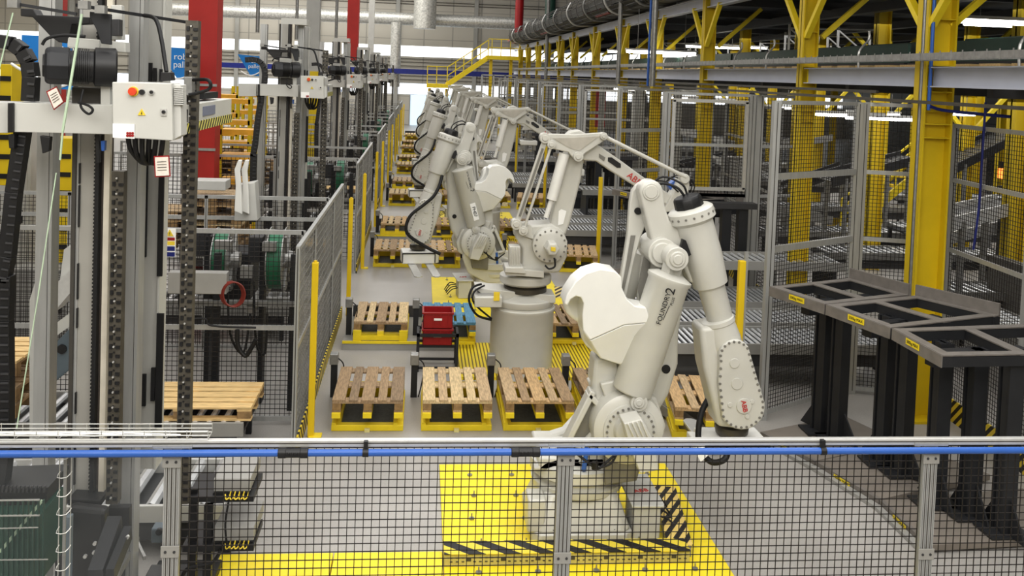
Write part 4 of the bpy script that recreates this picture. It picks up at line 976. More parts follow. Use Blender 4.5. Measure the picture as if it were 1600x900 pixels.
# second and third line of yellow columns
n_ = 0
for X_, ys in ((10.2, (10.5, 15.2, 20.2, 24.7, 29.2, 33.7, 38.2, 43)), (13.9, (22.7, 27.2, 31.7, 36.2, 41)), (17.5, (20, 28, 34, 40)), (21, (24, 32, 38, 46))):
    for y in ys:
        o = thing('steel_column', 'yellow column inside the hall beyond the tall fence', 'column', (X_, y, 0), 'yellow columns under the mezzanine'); o['label'] = 'yellow steel column standing deeper under the mezzanine'
        MB().box(X_, X_+.03, y-.12, y+.12, 0, 6.02).box(X_+.27, X_+.3, y-.12, y+.12, 0, 6.02).box(X_, X_+.3, y-.02, y+.02, 0, 6.02).build('profile', YELC, o)
        for sg in ((-1, 1) if X_ == 13.9 else ()): MB().bar((X_+.2+sg*.2, y, 3.2), (X_+.2+sg*1.1, y, 4.2), .1, .1).bar((X_+.2+sg*.2, y, 4.95), (X_+.2+sg*1.1, y, 5.85), .1, .1).build('brace', YEL, o)
# conveyor guards on the lower mezzanine: green belt walls, wooden slats
for i in range(13):
    y = 5.5+i*4.2
    t = thing('belt_conveyor', 'dark belt conveyor section with green side guards on the mezzanine', 'conveyor', (7.6, y, 4.4), 'green guarded belt conveyors on the mezzanine')
    MB().box(7.55, 7.6, y, y+3.9, 4.56, 4.86).box(8.3, 8.35, y, y+3.9, 4.56, 4.95).build('side_guard', GREEN, t)
    MB().box(7.5, 8.4, y, y+4.1, 4.44, 4.56).build('frame', DARKER, t)
    m = MB()
    for j in range(6): m.box(7.3, 7.5, y+.1+j*.68, y+.55+j*.68, 4.46, 4.52)
    m.build('wood_slat', WOODX, t)
    m = MB()
    for j in range(2): m.tube([(7.25, y+1+j*2, 4.44), (7.25, y+1+j*2, 4.75), (7.4, y+1+j*2, 4.95), (7.4, y+1+j*2, 5.1)], .02, n=6)
    m.build('guard_hoop', ALUB, t)
for i in range(9):
    y = 8.5+i*4.5+(i % 2); x = 9.3+(i % 3)*1.3
    t = thing('bracing_frame', 'white tubular cross-braced frame standing on the mezzanine', 'frame', (x, y, 4.4), 'white braced frames on the mezzanine')
    m = MB()
    for dx in (0, 1.3, 2.6): m.bar((x+dx, y, 4.4), (x+dx, y, 5.7), .05)
    m.bar((x, y, 5.6), (x+1.3, y, 4.6), .035).bar((x+1.3, y, 5.6), (x+2.6, y, 4.6), .035).bar((x, y, 5.6), (x+2.6, y, 5.65), .04)
    m.build('tube_frame', ALUB, t)
    t = thing('belt_conveyor', 'grey inclined conveyor deeper on the mezzanine', 'conveyor', (x+2, y, 4.4), 'grey conveyors deeper on the mezzanine')
    MB().bar((x+.5, y-1, 4.75), (x+4, y+1.8, 5.15), .5, .16).build('belt_frame', STEEL, t)
    MB().bar((x+.6, y-1.2, 4.55), (x+4.2, y+1.6, 4.9), .06, .3).build('side_guard', GREEN if i % 2 else YEL, t)
    m = MB()
    for q in (.2, .8): m.bar((x+.5+3.5*q, y-1+2.8*q, 4.4), (x+.5+3.5*q, y-1+2.8*q, 4.75+.4*q), .06)
    m.build('leg', DARKER, t)
t = thing('sprinkler_pipe', 'dark red sprinkler pipe hanging under the upper mezzanine', 'pipe', (9, 13, 5.6)); MB().cyl((8.8, 12, 5.6), (13.5, 14.5, 5.6), .05, n=10).build('pipe_run', REDP, t)
for i, (px, py, Y) in enumerate(((905, 92, 34), (942, 160, 33), (1270, 250, 18))):
    p = at(px, py, Y=Y); o = None if i == 0 else MB().box(p.x-.25, p.x+.1, Y, Y+.1, max(4.4, p.z-.6) if i == 0 else p.z-.9, p.z+.4).build('red_curtain', REDP) if i < 2 else None
    if o: tag(o, ['dark red hanging strip curtain seen between mezzanine columns', 'red panel standing behind the white framed gate'][i], 'curtain')
# strip lights
LT = [(1033, 82, 24), (992, 82, 31), (1065, 88, 27), (1545, 34, 13), (1580, 40, 16.8), (1115, 74, 30), (1160, 74, 33), (1315, 180, 19), (1388, 186, 19), (1365, 178, 24), (1010, 150, 36), (1065, 153, 30), (1112, 157, 28), (1128, 160, 30), (1205, 168, 26), (985, 140, 40), (870, 92, 50), (1480, 178, 22)]
for i, (px, py, Y) in enumerate(LT):
    p = at(px, py, Y=Y); L = 1.5 if i > 8 else 1.9
    z = p.z
    t = thing('strip_light', 'glowing white fluorescent strip light under the mezzanine', 'light', (p.x, Y, z), 'fluorescent strip lights')
    MB().box(p.x-L/2, p.x+L/2, Y-.07, Y+.07, z+.03, z+.08).build('housing', ALUB, t)
    MB().cyl((p.x-L/2+.03, Y-.02, z), (p.x+L/2-.03, Y-.02, z), .035, n=8).cyl((p.x-L/2+.03, Y+.05, z), (p.x+L/2-.03, Y+.05, z), .035, n=8).build('tube', LAMP, t)
    MB().cyl((p.x-L/3, Y, z+.08), (p.x-L/3, Y, 4.1 if z < 4.1 else 6.0), .008, n=5).cyl((p.x+L/3, Y, z+.08), (p.x+L/3, Y, 4.1 if z < 4.1 else 6.0), .008, n=5).build('suspension', STEEL, t)
# cable tray along the columns
t = thing('cable_ladder', 'galvanised cable ladder tray running past the yellow columns', 'cable tray', (5.9, 6, 4.5))
m = MB().box(5.86, 5.88, 5, 62, 4.5, 4.58).box(6.08, 6.1, 5, 62, 4.5, 4.58)
y = 5
while y < 40: m.box(5.86, 6.1, y, y+.03, 4.5, 4.52).box(5.855, 5.86, y, y+.02, 4.49, 4.6); y += .22
m.build('tray', STEEL, t)
t = thing('cable_ladder', 'thin grey conduit run under the lower beam beside the fences', 'conduit', (5.95, 6, 4.0)); MB().box(5.98, 6.02, 6, 60, 3.98, 4.02).box(6.1, 6.14, 12, 60, 4.08, 4.12).build('conduit', RINGD, t)
# hooked duct on the upper beam
t = thing('hooked_cable_duct', 'long dark wire cable duct with curved white hoops above the upper beam', 'cable duct', (5.6, 10, 6.1))
def hoop(y, r=.022):
    return [(6.45, y, 6.12), (5.75, y, 6.1), (5.45, y, 6.3), (5.35, y, 6.62), (5.5, y, 6.95)]
m = MB(); P_ = [(5.79, 6.13), (5.5, 6.32), (5.4, 6.62), (5.54, 6.93)]
for (a, b) in list(zip(P_[:-1], P_[1:]))[:2]: m.bar((a[0]/2+b[0]/2, 9, a[1]/2+b[1]/2), (a[0]/2+b[0]/2, 59, a[1]/2+b[1]/2), .02, math.dist(a, b)*.9, up=V((b[0]-a[0], 0, b[1]-a[1])))
m.box(5.79, 6.5, 9, 59, 6.11, 6.13); m.build('duct_sheet', mat('duct_grey', rgb(58, 57, 50), .5, .3, .3, 3), t)
m = MB()
for z, x in ((6.2, 5.6), (6.45, 5.4), (6.62, 5.36), (6.74, 5.4), (6.85, 5.44), (6.94, 5.5)): m.box(x, x+.02, 9, 59, z, z+.02)
m.build('duct_rail', DARK, t)
for i in range(14):
    MB().tube(hoop(9.6+i*3.6), .034, n=8, sub=3).build('hoop', ALUB if i % 2 else STEEL, t, smooth=True)
for i in range(41):
    MB().tube(hoop(9.9+i*1.2), .01, n=5, sub=2).build('thin_hoop', GROOVE, t, smooth=True)
for i, (x_, z_) in enumerate(((5.75, 6.3), (5.9, 6.35), (5.62, 6.5), (5.85, 6.55), (6.1, 6.4))):
    MB().cyl((x_, 9, z_), (x_, 59, z_), .08, n=8).build('cable', [RUB, DARKER, DARK, RUB, YELC][i], t, smooth=True)
for i in range(10):
    y = 14+i*4.8; o = MB().cyl((5.72, y, 6.22), (5.72, y+2.2, 6.22), .07, n=8).cyl((5.58, y+1, 6.4), (5.58, y+4, 6.4), .06, n=8).build('cable_bundle', RUB if i % 3 else REDP); tag(o, 'black cable bundle lying in the hooked duct', 'cable', 'cable bundles in the duct')
# drop conduits in front of columns
for i, (px, Y, w_) in enumerate(((968, 26, .06), (1022, 21.5, .07), (1015, 22, .03), (855, 44, .08), (1443, 10.8, .018))):
    p = at(px, 60, Y=Y); top = 14 if i < 4 else 6.0
    o = MB().cyl((p.x, Y, 0.0 if i == 4 else 4.0), (p.x, Y, top), w_, n=10).build('drop_conduit', [STEEL, STEEL, BLUE, STEEL, STEEL][i], smooth=True)
    tag(o, ['thin grey vertical conduit left of the third yellow column', 'grey vertical conduit before the fourth yellow column', 'narrow blue vertical hose beside the grey conduit', 'distant grey vertical conduit by the green pipe', 'grey conduit clipped to the left edge of the large yellow column'][i], 'conduit')
p = at(1457, 60, Y=10.88); o = MB().cyl((p.x-.0, 10.88, 3.9), (p.x, 10.88, 6), .022, n=10).build('drop_conduit', BLUE, smooth=True); tag(o, 'blue pipe running down the face of the large yellow column', 'conduit')
m = MB(); m.tube([(p.x, 10.86, 3.95), (6.45, 10.85, 3.9), (7.1, 10.6, 3.86)], .02, n=8); m.tube([at(1540, 160, Y=10.6), at(1535, 240, Y=10.6), at(1530, 320, Y=10.6), at(1521, 390, Y=10.6)], .014, n=8)
tag(m.build('air_hose', BLUED, smooth=True), 'dark blue air line hanging down behind the right fence', 'hose')

# yellow staircase at the far end
t = thing('access_stairs', 'yellow steel stairs and landing in front of the far wall', 'stairs', (1, 60, 0))
m = MB(); m.bar((1.6, 60, 3.35), (4.2, 60, 5.2), .12, .3).bar((1.6, 61, 3.35), (4.2, 61, 5.2), .12, .3).build('stringer', YEL, t)
m = MB()
for i in range(12): q = i/12; m.box(1.6+2.6*q, 1.9+2.6*q, 60, 61, 3.4+1.85*q, 3.44+1.85*q)
m.build('tread', YELC, t)
MB().box(.3, 1.7, 59.8, 61.2, 3.15, 3.4).box(4.1, 6.8, 59.8, 61.2, 5.1, 5.35).build('landing', YEL, t)
for (x, z) in ((.4, 3.1), (1.5, 3.1), (4.3, 5.1), (5.6, 5.1)): MB().box(x, x+.2, 60, 60.2, 0, z).build('leg', YELC, t)
m = MB()
for q in range(6):
    x = 1.6+2.6*q/5; z = 3.4+1.85*q/5; m.box(x-.03, x+.03, 59.95, 60, z, z+1.1)
for dz in (.55, 1.1): m.bar((1.6, 59.97, 3.4+dz), (4.2, 59.97, 5.25+dz), .06).box(.3, 1.6, 59.95, 60.0, 3.4+dz, 3.45+dz).box(4.2, 6.8, 59.95, 60, 5.3+dz, 5.35+dz)
for x in (.3, .9, 4.4, 5.0, 5.6, 6.2): m.box(x, x+.05, 59.95, 60, 3.4 if x < 2 else 5.3, 4.5 if x < 2 else 6.4)
m.build('handrail', YEL, t)
t = thing('mesh_tower', 'grey mesh tower enclosing yellow posts beside the stairs', 'enclosure', (4.4, 56, 0)); m = MB()
for x in (3.6, 4.3, 5.0, 5.7): m.box(x-.05, x+.05, 56, 56.1, 0, 4.1)
for z in (.1, 1.4, 2.7, 4.05): m.box(3.6, 5.7, 56, 56.1, z, z+.08)
m.build('frame', ALU, t); m = MB(); wires(m, (3.6, 56.05, 0), (5.7, 56.05, 0), .1, 4, .2, .008); m.build('wire_mesh', WIRE, t)

# ------------------------------------------------------------------ roller conveyors
def conveyor(label, x0, x1, y0, y1, z, legs=True, along='x', pitch=.12, group='roller conveyors', r=.027, frame=PANELD, zleg=0):
    t = thing('roller_conveyor', label, 'conveyor', (x0, y0, zleg), group)
    if along == 'x':   # goods travel along x, rollers lie along y
        MB().box(x0, x1, y0-.04, y0, z-.12, z+.02).box(x0, x1, y1, y1+.04, z-.12, z+.02).build('side_frame', frame, t)
        m = MB(); n = int((x1-x0)/pitch)
        for i in range(n): x = x0+(i+.5)*(x1-x0)/n; m.cyl((x, y0, z-.02), (x, y1, z-.02), r, n=8, caps=False)
    else:
        MB().box(x0-.04, x0, y0, y1, z-.12, z+.02).box(x1, x1+.04, y0, y1, z-.12, z+.02).build('side_frame', frame, t)
        m = MB(); n = int((y1-y0)/pitch)
        for i in range(n): y = y0+(i+.5)*(y1-y0)/n; m.cyl((x0, y, z-.02), (x1, y, z-.02), r, n=8, caps=False)
    near = y0 < 16 and x0 < 7.5
    rr = m.build('single_roller' if near else 'roller', CHROME, t, smooth=True)
    if not near: rr['kind'] = 'stuff'
    if legs:
        for x in (x0+.1, x1-.1):
            for y in (y0, y1): MB().box(x-.03, x+.03, y-.03, y+.03, zleg, z-.1).build('leg', DARKER, t)
        MB().box(x0+.02, x1-.02, y0+.01, y1-.01, z-.14, z-.1).build('roller_gap_shade', DARKER, t)  # dark sheet added as the shade in the gaps below the rollers
        MB().box(x0+.1, x1-.1, y0+.02, y0+.05, z-.3, z-.14).build('drive_cover', DARK, t)
    return t
for k in range(4):
    d = 9*k; e = ORD[k]
    for j, (a, b) in enumerate(((12.1, 12.95), (13.2, 14.0), (14.45, 15.5))):
        conveyor('steel roller conveyor lane, %s of three right of the %s pallet cell' % (['near', 'middle', 'far'][j], e), 2.85 if j else 3.05, 6.9, a+d, b+d, .6, pitch=.085, r=.022)
    t = thing('dark_guide_frame', 'dark steel lift frame behind the %s roller conveyors' % e, 'frame', (4.3, 15.8+d, 0), 'dark lift frames behind conveyors')
    for x in (4.2, 4.75, 5.3, 5.6): MB().box(x, x+.16, 15.7+d, 15.85+d, 0, 1.95).build('post', DARKER, t)
    MB().box(4.0, 5.9, 15.65+d, 15.9+d, 1.95, 2.05).box(4.0, 5.9, 15.65+d, 15.9+d, .9, 1.0).build('cross_member', DARK, t)
    t = conveyor('upper black-sided roller lane above the %s cell conveyors' % e, 4.2, 7.0, 14.5+d, 15.3+d, 1.25, legs=False)
    MB().box(4.3, 4.36, 14.5+d, 15.3+d, .6, 1.15).box(6.8, 6.86, 14.5+d, 15.3+d, .6, 1.15).build('leg', DARKER, t)
# floor-level hall conveyors seen through the right fence
for i, (x0, x1, y0, y1, z) in enumerate(((8, 12, 14.5, 15.3, .8), (8, 13, 17.3, 18.1, .9), (8.2, 9.0, 10.6, 14.2, .8), (11, 16, 20, 20.8, 1.0), (9, 15, 24, 24.8, .9), (8.5, 14, 28, 28.8, 1.1), (12.5, 19, 16.5, 17.3, .7), (9, 14, 33, 34, 1.2), (14, 21, 26, 26.8, 1.0), (8, 12, 21, 21.8, .7), (8, 13, 38, 39, 1.3))):
    conveyor('bright roller conveyor crossing the floor beyond the right fence', x0, x1, y0, y1, z, pitch=.16, group='hall conveyors beyond the fence', along='y' if y1-y0 > 2 else 'x', frame=STEEL)
for i, (px0, py0, px1, py1, Y, W_) in enumerate(((1300, 285, 1440, 248, 20, 1.), (1485, 350, 1600, 322, 14, .8), (1485, 372, 1600, 345, 16.2, .8), (1490, 265, 1600, 210, 21, 1.2), (1215, 330, 1300, 345, 21, .7), (1225, 300, 1330, 262, 25, .8), (1120, 250, 1200, 275, 27, .8), (1060, 205, 1150, 225, 33, .8), (1070, 260, 1170, 240, 28, .7), (1220, 230, 1300, 215, 30, .9))):
    a, b = at(px0, py0, Y=Y), at(px1, py1, Y=Y+1.5); t = thing('inclined_conveyor', 'dark inclined conveyor truss beyond the right fence', 'conveyor', (a.x, a.y, 0), 'inclined conveyors beyond the fence')
    MB().bar(a, b, .04, .22).bar(a+V((0, W_, 0)), b+V((0, W_, 0)), .04, .22).build('side_frame', [DARKER, ALUB, ALUB, DARKER, PANELD][i % 5], t)
    m = MB(); n = 26
    for j in range(n): c = a+(b-a)*(j+.5)/n; m.bar(c, c+V((0, W_, 0)), .05, .03)
    m.build('slat_row', STEEL, t)
    m = MB()
    for q in (.15, .85): c = a+(b-a)*q; m.box(c.x-.04, c.x+.04, c.y-.04, c.y+.04, 0, c.z).box(c.x-.04, c.x+.04, c.y+W_-.04, c.y+W_+.04, 0, c.z)
    m.build('leg', STEEL, t)
a = at(1318, 250, Y=24); t = thing('yellow_stairs', 'small yellow staircase with railings beyond the tall fence', 'stairs', (a.x, 24, 0))
m = MB().bar((a.x, 24, .1), (a.x+3, 24, 2.6), .08, .2).bar((a.x, 25, .1), (a.x+3, 25, 2.6), .08, .2); m.build('stringer', YEL, t)
m = MB()
for dz in (.5, .75, 1.0): m.bar((a.x, 24, .1+dz), (a.x+3, 24, 2.6+dz), .05)
for q in range(7): m.box(a.x+q*.5-.02, a.x+q*.5+.02, 23.98, 24.02, .1+q*.41, 1.1+q*.41)
m.build('handrail', YEL, t); m = MB()
for q in range(10): m.box(a.x+q*.3, a.x+.28+q*.3, 24, 25, .2+q*.25, .24+q*.25)
m.build('tread', YELC, t)
p = at(1567, 268, Y=22.4); t = thing('signal_lamp', 'small orange signal lamp on a black box fixed to a yellow column', 'lamp', p)
MB().cbox((p.x, 22.4, p.z+.17), .2, .12, .16).cbox((p.x, 22.4, p.z-.42), .2, .12, .1).build('housing', BLACK, t)
MB().cbox((p.x, 22.38, p.z-.05), .24, .1, .26).build('lens', mat('orange_glow', rgb(255, 120, 40), .4, emit=(1, .25, .05, 1), es=2.5), t)
tag(MB().box(9.8, 10.0, 8, 15, 0, 1.35).build('low_partition', mat('partition_grey', rgb(110, 108, 104), .6)), 'low grey partition seen through the lower right fence', 'partition')
random.seed(11)
for i in range(20):
    x = random.uniform(8.5, 20); y = random.uniform(14, 40)
    t = thing('control_cabinet', 'small floor-standing cabinet among the conveyors beyond the fence', 'cabinet', (x, y, 0), 'cabinets among the hall conveyors')
    w_ = random.uniform(.4, .9); h_ = random.uniform(.9, 2.2)
    MB().box(x, x+w_, y, y+.5, 0, h_).build('body', random.choice([PANEL, DARK, STEEL, DARKER, PANELD]), t)
    MB().box(x+.06, x+w_-.06, y-.015, y, .1, h_-.08).build('door', random.choice([PANEL, PANELD, DARK]), t)

# ------------------------------------------------------------------ left strapping / lift machines
def VB(mb, px0, px1, py, Y, dep, z0, z1):
    a = at(px0, py, Y=Y).x; b = at(px1, py, Y=Y).x; return mb.box(a, b, Y, Y+dep, z0, z1)
def lift_machine(label):
    t = thing('mast_lift', label, 'lift machine', (-2.2, 6.6, 0), 'tall mast lift machines')
    ZT = 4.85
    B = lambda mb, n, m, **k: mb.build(n, m, t, **k)
    m = MB(); VB(m, 122, 146, 400, 6.6, .22, 1.08, ZT); mast = B(m, 'mast', mat('mast_grey', rgb(160, 158, 152), .45, .1, .08, 3))
    m = MB(); VB(m, 110, 116, 400, 6.57, .26, 1.08, ZT); B(m, 'mast_edge', GROOVE)
    m = MB(); VB(m, 116, 122, 400, 6.59, .24, 1.08, ZT)
    z = 1.0
    B(m, 'mast_flange', ALU)
    m = MB()
    for z in (1.2, 1.7, 2.3, 2.5, 3.0, 3.3): VB(m, 120.5, 122.5, 400, 6.58, .02, z, z+random.uniform(.1, .3))
    B(m, 'shim_strip', BLACK)
    m = MB(); VB(m, 146, 152, 400, 6.56, .1, 1.08, ZT)
    z = 1.0; x = at(146, 400, Y=6.56).x
    while z < 4.6: m.box(x-.007, x, 6.56, 6.6, z, z+.012); z += .026
    B(m, 'toothed_belt', BLACK)
    m = MB(); VB(m, 152, 160, 400, 6.62, .2, 1.08, ZT); B(m, 'belt_channel', mat('brown_steel', rgb(88, 80, 74), .5))
    m = MB(); VB(m, 160, 169, 400, 6.58, .04, 1.08, ZT); B(m, 'cream_cover', mat('cream_cover', rgb(206, 200, 186), .5))
    # perforated chain guides
    for (a, b, Y, z0, z1, n_) in ((172, 191, 6.5, 1.1, 3.4, 'chain_guide'), (282, 302, 6.7, 1.0, 4.45, 'perforated_rack')):
        m = MB(); VB(m, a, b, 400, Y, .08, z0, z1); r = B(m, n_, mat('oily_steel', rgb(92, 88, 80), .5, .4, .25, 12))
        m = MB(); z = z0+.03; xa, xb = at(a, 400, Y=Y).x, at(b, 400, Y=Y).x; w = xb-xa
        while z < z1-.04:
            m.box(xa+w*.12, xa+w*.34, Y-.012, Y, z, z+.03).box(xa+w*.62, xa+w*.98, Y-.012, Y, z, z+.02); m.box(xa+w*.42, xa+w*.54, Y-.008, Y, z+.03, z+.04); z += .062
        m.build('slot_row', BLACK, r)
        m = MB(); z = z0+.05
        while z < z1: m.cyl((xa+w*.48, Y-.02, z), (xa+w*.48, Y-.008, z), .007, n=6); z += .105
        m.build('pin_row', ALUB, r)
    for (a, b, Y) in ((55, 80, 6.9), (195, 217, 6.9)):
        m = MB(); VB(m, a, b-6, 400, Y, .14, 0, ZT); VB(m, b-5, b, 400, Y, .14, 0, ZT); po = B(m, 'frame_post', ALU)
        m = MB(); VB(m, b-6, b-5, 400, Y+.01, .1, 0, ZT); m.build('groove', GROOVE, po)
    m = MB(); VB(m, 224, 247, 400, 7.3, .2, 1.0, ZT); B(m, 'rear_plate', COLG)
    m = MB(); VB(m, 247, 250, 400, 7.28, .2, 1.0, ZT); B(m, 'rear_plate_edge', CABI)
    m = MB()
    for (a, b, y0, y1) in ((224, 229, 98, 127), (232, 237, 98, 127), (239, 244, 106, 127), (249, 253, 108, 127), (223, 228, 250, 402), (248, 253, 270, 432), (222, 227, 585, 635), (236, 241, 575, 627), (245, 252, 490, 670)):
        p, q = at(a, y0, Y=7.26), at(b, y1, Y=7.26); m.box(p.x, q.x, 7.26, 7.28, q.z, p.z)
    B(m, 'black_slot', BLACK)
    # carriage
    def sheet(n_, pts, y0, dep, M, bev=.004, par=None):
        return pp(MB(), pts, y0, y0+dep).build(n_, M, par or t, bevel=bev)
    sheet('carriage_beam', [(12, 160), (176, 164), (176, 210), (12, 206)], 6.2, .25, CABI)
    sheet('beam_end', [(12, 161), (20, 161), (20, 207), (12, 207)], 6.17, .03, BLACK)
    sheet('carriage_beam', [(-60, 158), (12, 160), (12, 208), (-60, 208)], 6.25, .2, PANEL)
    sheet('motor_bracket', [(32, 13), (52, 14), (57, 23), (140, 27), (140, 37), (112, 38), (106, 68), (92, 66), (80, 58), (50, 26), (32, 25)], 6.3, .12, BLACK)
    sheet('motor_bracket', [(140, 18), (173, 22), (173, 70), (158, 68), (150, 45), (140, 27)], 6.15, .03, DARKER)
    sheet('mounting_plate', [(105, 58), (155, 62), (155, 78), (105, 74)], 6.3, .04, CABI)
    sheet('mounting_plate', [(157, 64), (172, 64), (172, 166), (157, 166)], 6.25, .05, CABI)
    sheet('mounting_plate', [(173, 64), (196, 66), (196, 82), (173, 80)], 6.4, .1, CABI)
    sheet('mounting_plate', [(105, 124), (156, 127), (156, 137), (105, 134)], 6.3, .04, PANELD)
    sheet('dark_box', [(112, 136), (157, 138), (157, 163), (112, 163)], 6.35, .1, GROOVE)
    sheet('upper_plate', [(173, 8), (190, 8), (192, 62), (173, 62)], 6.5, .06, CABI)
    sheet('idler_block', [(174, 30), (186, 30), (186, 56), (174, 56)], 6.4, .08, DARK)
    A = P2(70, 102, 6.12); C = P2(100, 101, 6.3); m = MB()
    ax = V((1, .35, 0)).normalized()
    m.lathe(A, ax, [(0, .10), (.015, .115), (.03, .12), (.14, .12)], n=8); mo = B(m, 'gear_motor', DARKER, bevel=.006)
    MB().lathe(A-ax*.012, ax, [(0, .07), (.014, .075)], n=16).build('fan_cover', BLACK, mo)
    m = MB(); c2 = A+ax*.14
    for i in range(10): m.lathe(c2+ax*i*.012, ax, [(0, .115), (.006, .115)], n=24)
    m.lathe(c2, ax, [(0, .10), (.14, .10), (.15, .125), (.27, .125), (.28, .11)], n=24); m.build('motor_body', BLACK, mo, smooth=True)
    m = MB().bar(P2(24, 6, 6.1), P2(120, 22, 6.1), .02).bar(P2(120, 8, 6.1), P2(300, 36, 7.0), .02); B(m, 'cross_rod', DARKER)
    m = MB(); 
    for (a, b) in ((22, 6), (132, 8), (158, 15)): m.cbox(P2(a, b, 6.08), .06, .06, .05)
    B(m, 'rod_clamp', STEEL)
    m = MB().tube([P2(225, 24, 6.5), P2(243, 30, 6.4), P2(252, 60, 6.3), P2(260, 112, 6.2)], .014, n=8).tube([P2(66, 70, 6.1), P2(74, 60, 6.1), P2(100, 55, 6.1), P2(133, 57, 6.1)], .01, n=8)
    m.tube([P2(130, 140, 6.15), P2(126, 165, 6.12), P2(138, 178, 6.1), P2(145, 172, 6.1), P2(138, 165, 6.1), P2(122, 160, 6.12)], .008, n=8)
    m.tube([P2(302, 125, 6.6), P2(325, 125, 6.5), P2(328, 138, 6.5), P2(310, 145, 6.5), P2(295, 148, 6.5)], .012, n=8)
    for k in range(6): m.tube([P2(200+11*k, 215, 6.1), P2(205+9*k, 235+6*(k % 3), 6.15), P2(225+3*k, 255, 6.3), P2(232+2*k, 235, 6.4)], .016, n=8)
    B(m, 'cable_loop', RUB, smooth=True)
    sheet('cable_gland', [(251, 113), (266, 113), (268, 126), (250, 127)], 6.1, .1, BLACK)
    # drag chain
    def chain(pts, w, n_):
        m = MB(); 
        for (a, b), (c, d) in zip(pts[:-1], pts[1:]): m.bar(P2(a, b, 6.3), P2(c, d, 6.3), w, .09, up=(0, 1, 0))
        o = B(m, n_, BLACK, bevel=.004)
        m = MB()
        for (a, b), (c, d) in zip(pts[:-1], pts[1:]):
            L = max(1, int(math.hypot(c-a, d-b)/13))
            for i in range(L):
                f = (i+.5)/L; p = P2(a+(c-a)*f, b+(d-b)*f, 6.245); q = P2(a+(c-a)*(f+.2/L), b+(d-b)*(f+.2/L), 6.245); m.bar(p, q, w*.5, .01, up=(0, 1, 0))
        m.build('chain_link', DARK, o)
    chain([(-30, 66), (0, 64), (20, 68), (36, 80), (46, 98), (49, 120), (47, 158)], .085, 'drag_chain')
    chain([(36, 205), (22, 300), (12, 400), (4, 440)], .085, 'drag_chain')
    chain([(8, 430), (6, 500), (7, 590), (7, 690)], .1, 'drag_chain')
    # control cabinet
    cb = sheet('control_box', [(175, 128), (268, 130), (270, 220), (176, 214)], 6.0, .22, CABI, .006)
    sheet('box_side', [(269, 131), (282, 133), (283, 212), (270, 219)], 6.05, .15, PANEL, .003, cb)
    for (px, py, r_, M, y_) in ((208, 143, 7.5, GOLD, 5.99), (206, 143, 6, mat('stop_red', rgb(214, 74, 40), .35), 5.965), (221, 144, 4, BLACK, 5.98), (236, 144, 4.2, ALUB, 5.985), (236, 144, 2.6, BLACK, 5.975), (255, 175, 2.6, BLACK, 5.975)):
        disc(MB(), px, py, r_, y_, 6.0).build('push_button', M, cb, smooth=True)
    sheet('key_plate', [(251, 170), (260, 170), (260, 181), (251, 181)], 5.99, .01, ALUB, 0, cb)
    pp(MB(), [(215, 180), (227, 180), (221, 170)], 5.992, 6.0).build('warning_triangle', GOLD, cb)
    pp(MB(), [(220.3, 178.5), (222, 178.5), (221.2, 174)], 5.988, 5.992).build('warning_mark', BLACK, cb)
    sheet('paper_label', [(176, 193), (210, 194), (210, 217), (176, 215)], 5.99, .008, WHITE, 0, cb)
    m = MB()
    for q in range(3): disc(m, 199+4*q, 208, 1.8, 5.984, 5.99, n=10); disc(m, 199+4*q, 212, 2, 5.984, 5.99, n=10)
    m.build('label_figure', REDP, cb)
    m = MB()
    for q in range(9): p = P2(272, 137+3.2*q, 6.03); m.box(p.x, p.x+.055, 6.03, 6.1, p.z-.004, p.z+.004)
    m.build('louvre', PANEL, cb)
    # striped arm
    xa = -1.62
    ar = MB().box(xa-.25, xa, 6.22, 8.15, 3.66, 3.86).build('guide_arm', CABI, t, bevel=.004)
    MB().box(xa, xa+.008, 6.25, 8.15, 3.66, 3.73).build('hazard_band', HAZV, ar); MB().box(xa-.004, xa+.006, 6.2, 6.24, 3.64, 3.87).build('end_strip', DARK, ar)
    MB().box(xa, xa+.006, 6.62, 6.64, 3.74, 3.83).build('joint_gap', BLACK, ar); MB().box(xa, xa+.006, 7.1, 7.5, 3.76, 3.83).build('name_plate', mat('plate_blue_grey', rgb(120, 126, 146), .4), ar)
    m = MB()
    for q in range(5): m.tube([(xa-.2, 6.3+.1*q, 3.88), (xa-.1, 6.6+.2*q, 3.92), (xa-.15, 7.2+.1*q, 3.89), (xa-.08, 7.9, 3.88)], .012, n=6)
    m.cbox((xa-.12, 6.6, 3.93), .12, .3, .1); m.cbox((xa-.1, 7.6, 3.9), .1, .5, .05); m.build('cable_loop', RUB, ar)
    sheet('connector_block', [(287, 120), (300, 120), (300, 150), (287, 148)], 6.6, .15, STEEL)
    sheet('connector_block', [(12, 210), (22, 210), (22, 232), (14, 232)], 6.2, .05, BLACK); sheet('connector_block', [(62, 212), (78, 214), (76, 236), (66, 240)], 6.2, .05, BLACK)
    sheet('blue_sensor', [(157, 220), (164, 220), (163, 236), (158, 236)], 6.3, .04, BLUE); sheet('sensor_strip', [(148, 210), (155, 210), (155, 255), (150, 255)], 6.3, .04, BLACK)
    # lower black carriage
    sheet('lower_bracket', [(106, 780), (157, 782), (157, 792), (106, 790)], 6.45, .2, BLACK)
    sheet('lower_housing', [(105, 792), (165, 798), (166, 880), (158, 960), (112, 960)], 6.3, .1, BLACK, .03)
    sheet('lower_housing', [(168, 793), (202, 793), (202, 830), (168, 826)], 6.5, .06, BLACK)
    m = MB().bar(P2(180, 815, 6.3), P2(150, 900, 5.9), .09, .1).bar(P2(200, 832, 6.3), P2(172, 900, 5.9), .05, .1); B(m, 'push_arm', DARKER)
    m = MB().box(-2.45, -2.05, 6.62, 6.9, 0, .9); B(m, 'pedestal', DARKER, bevel=.01)
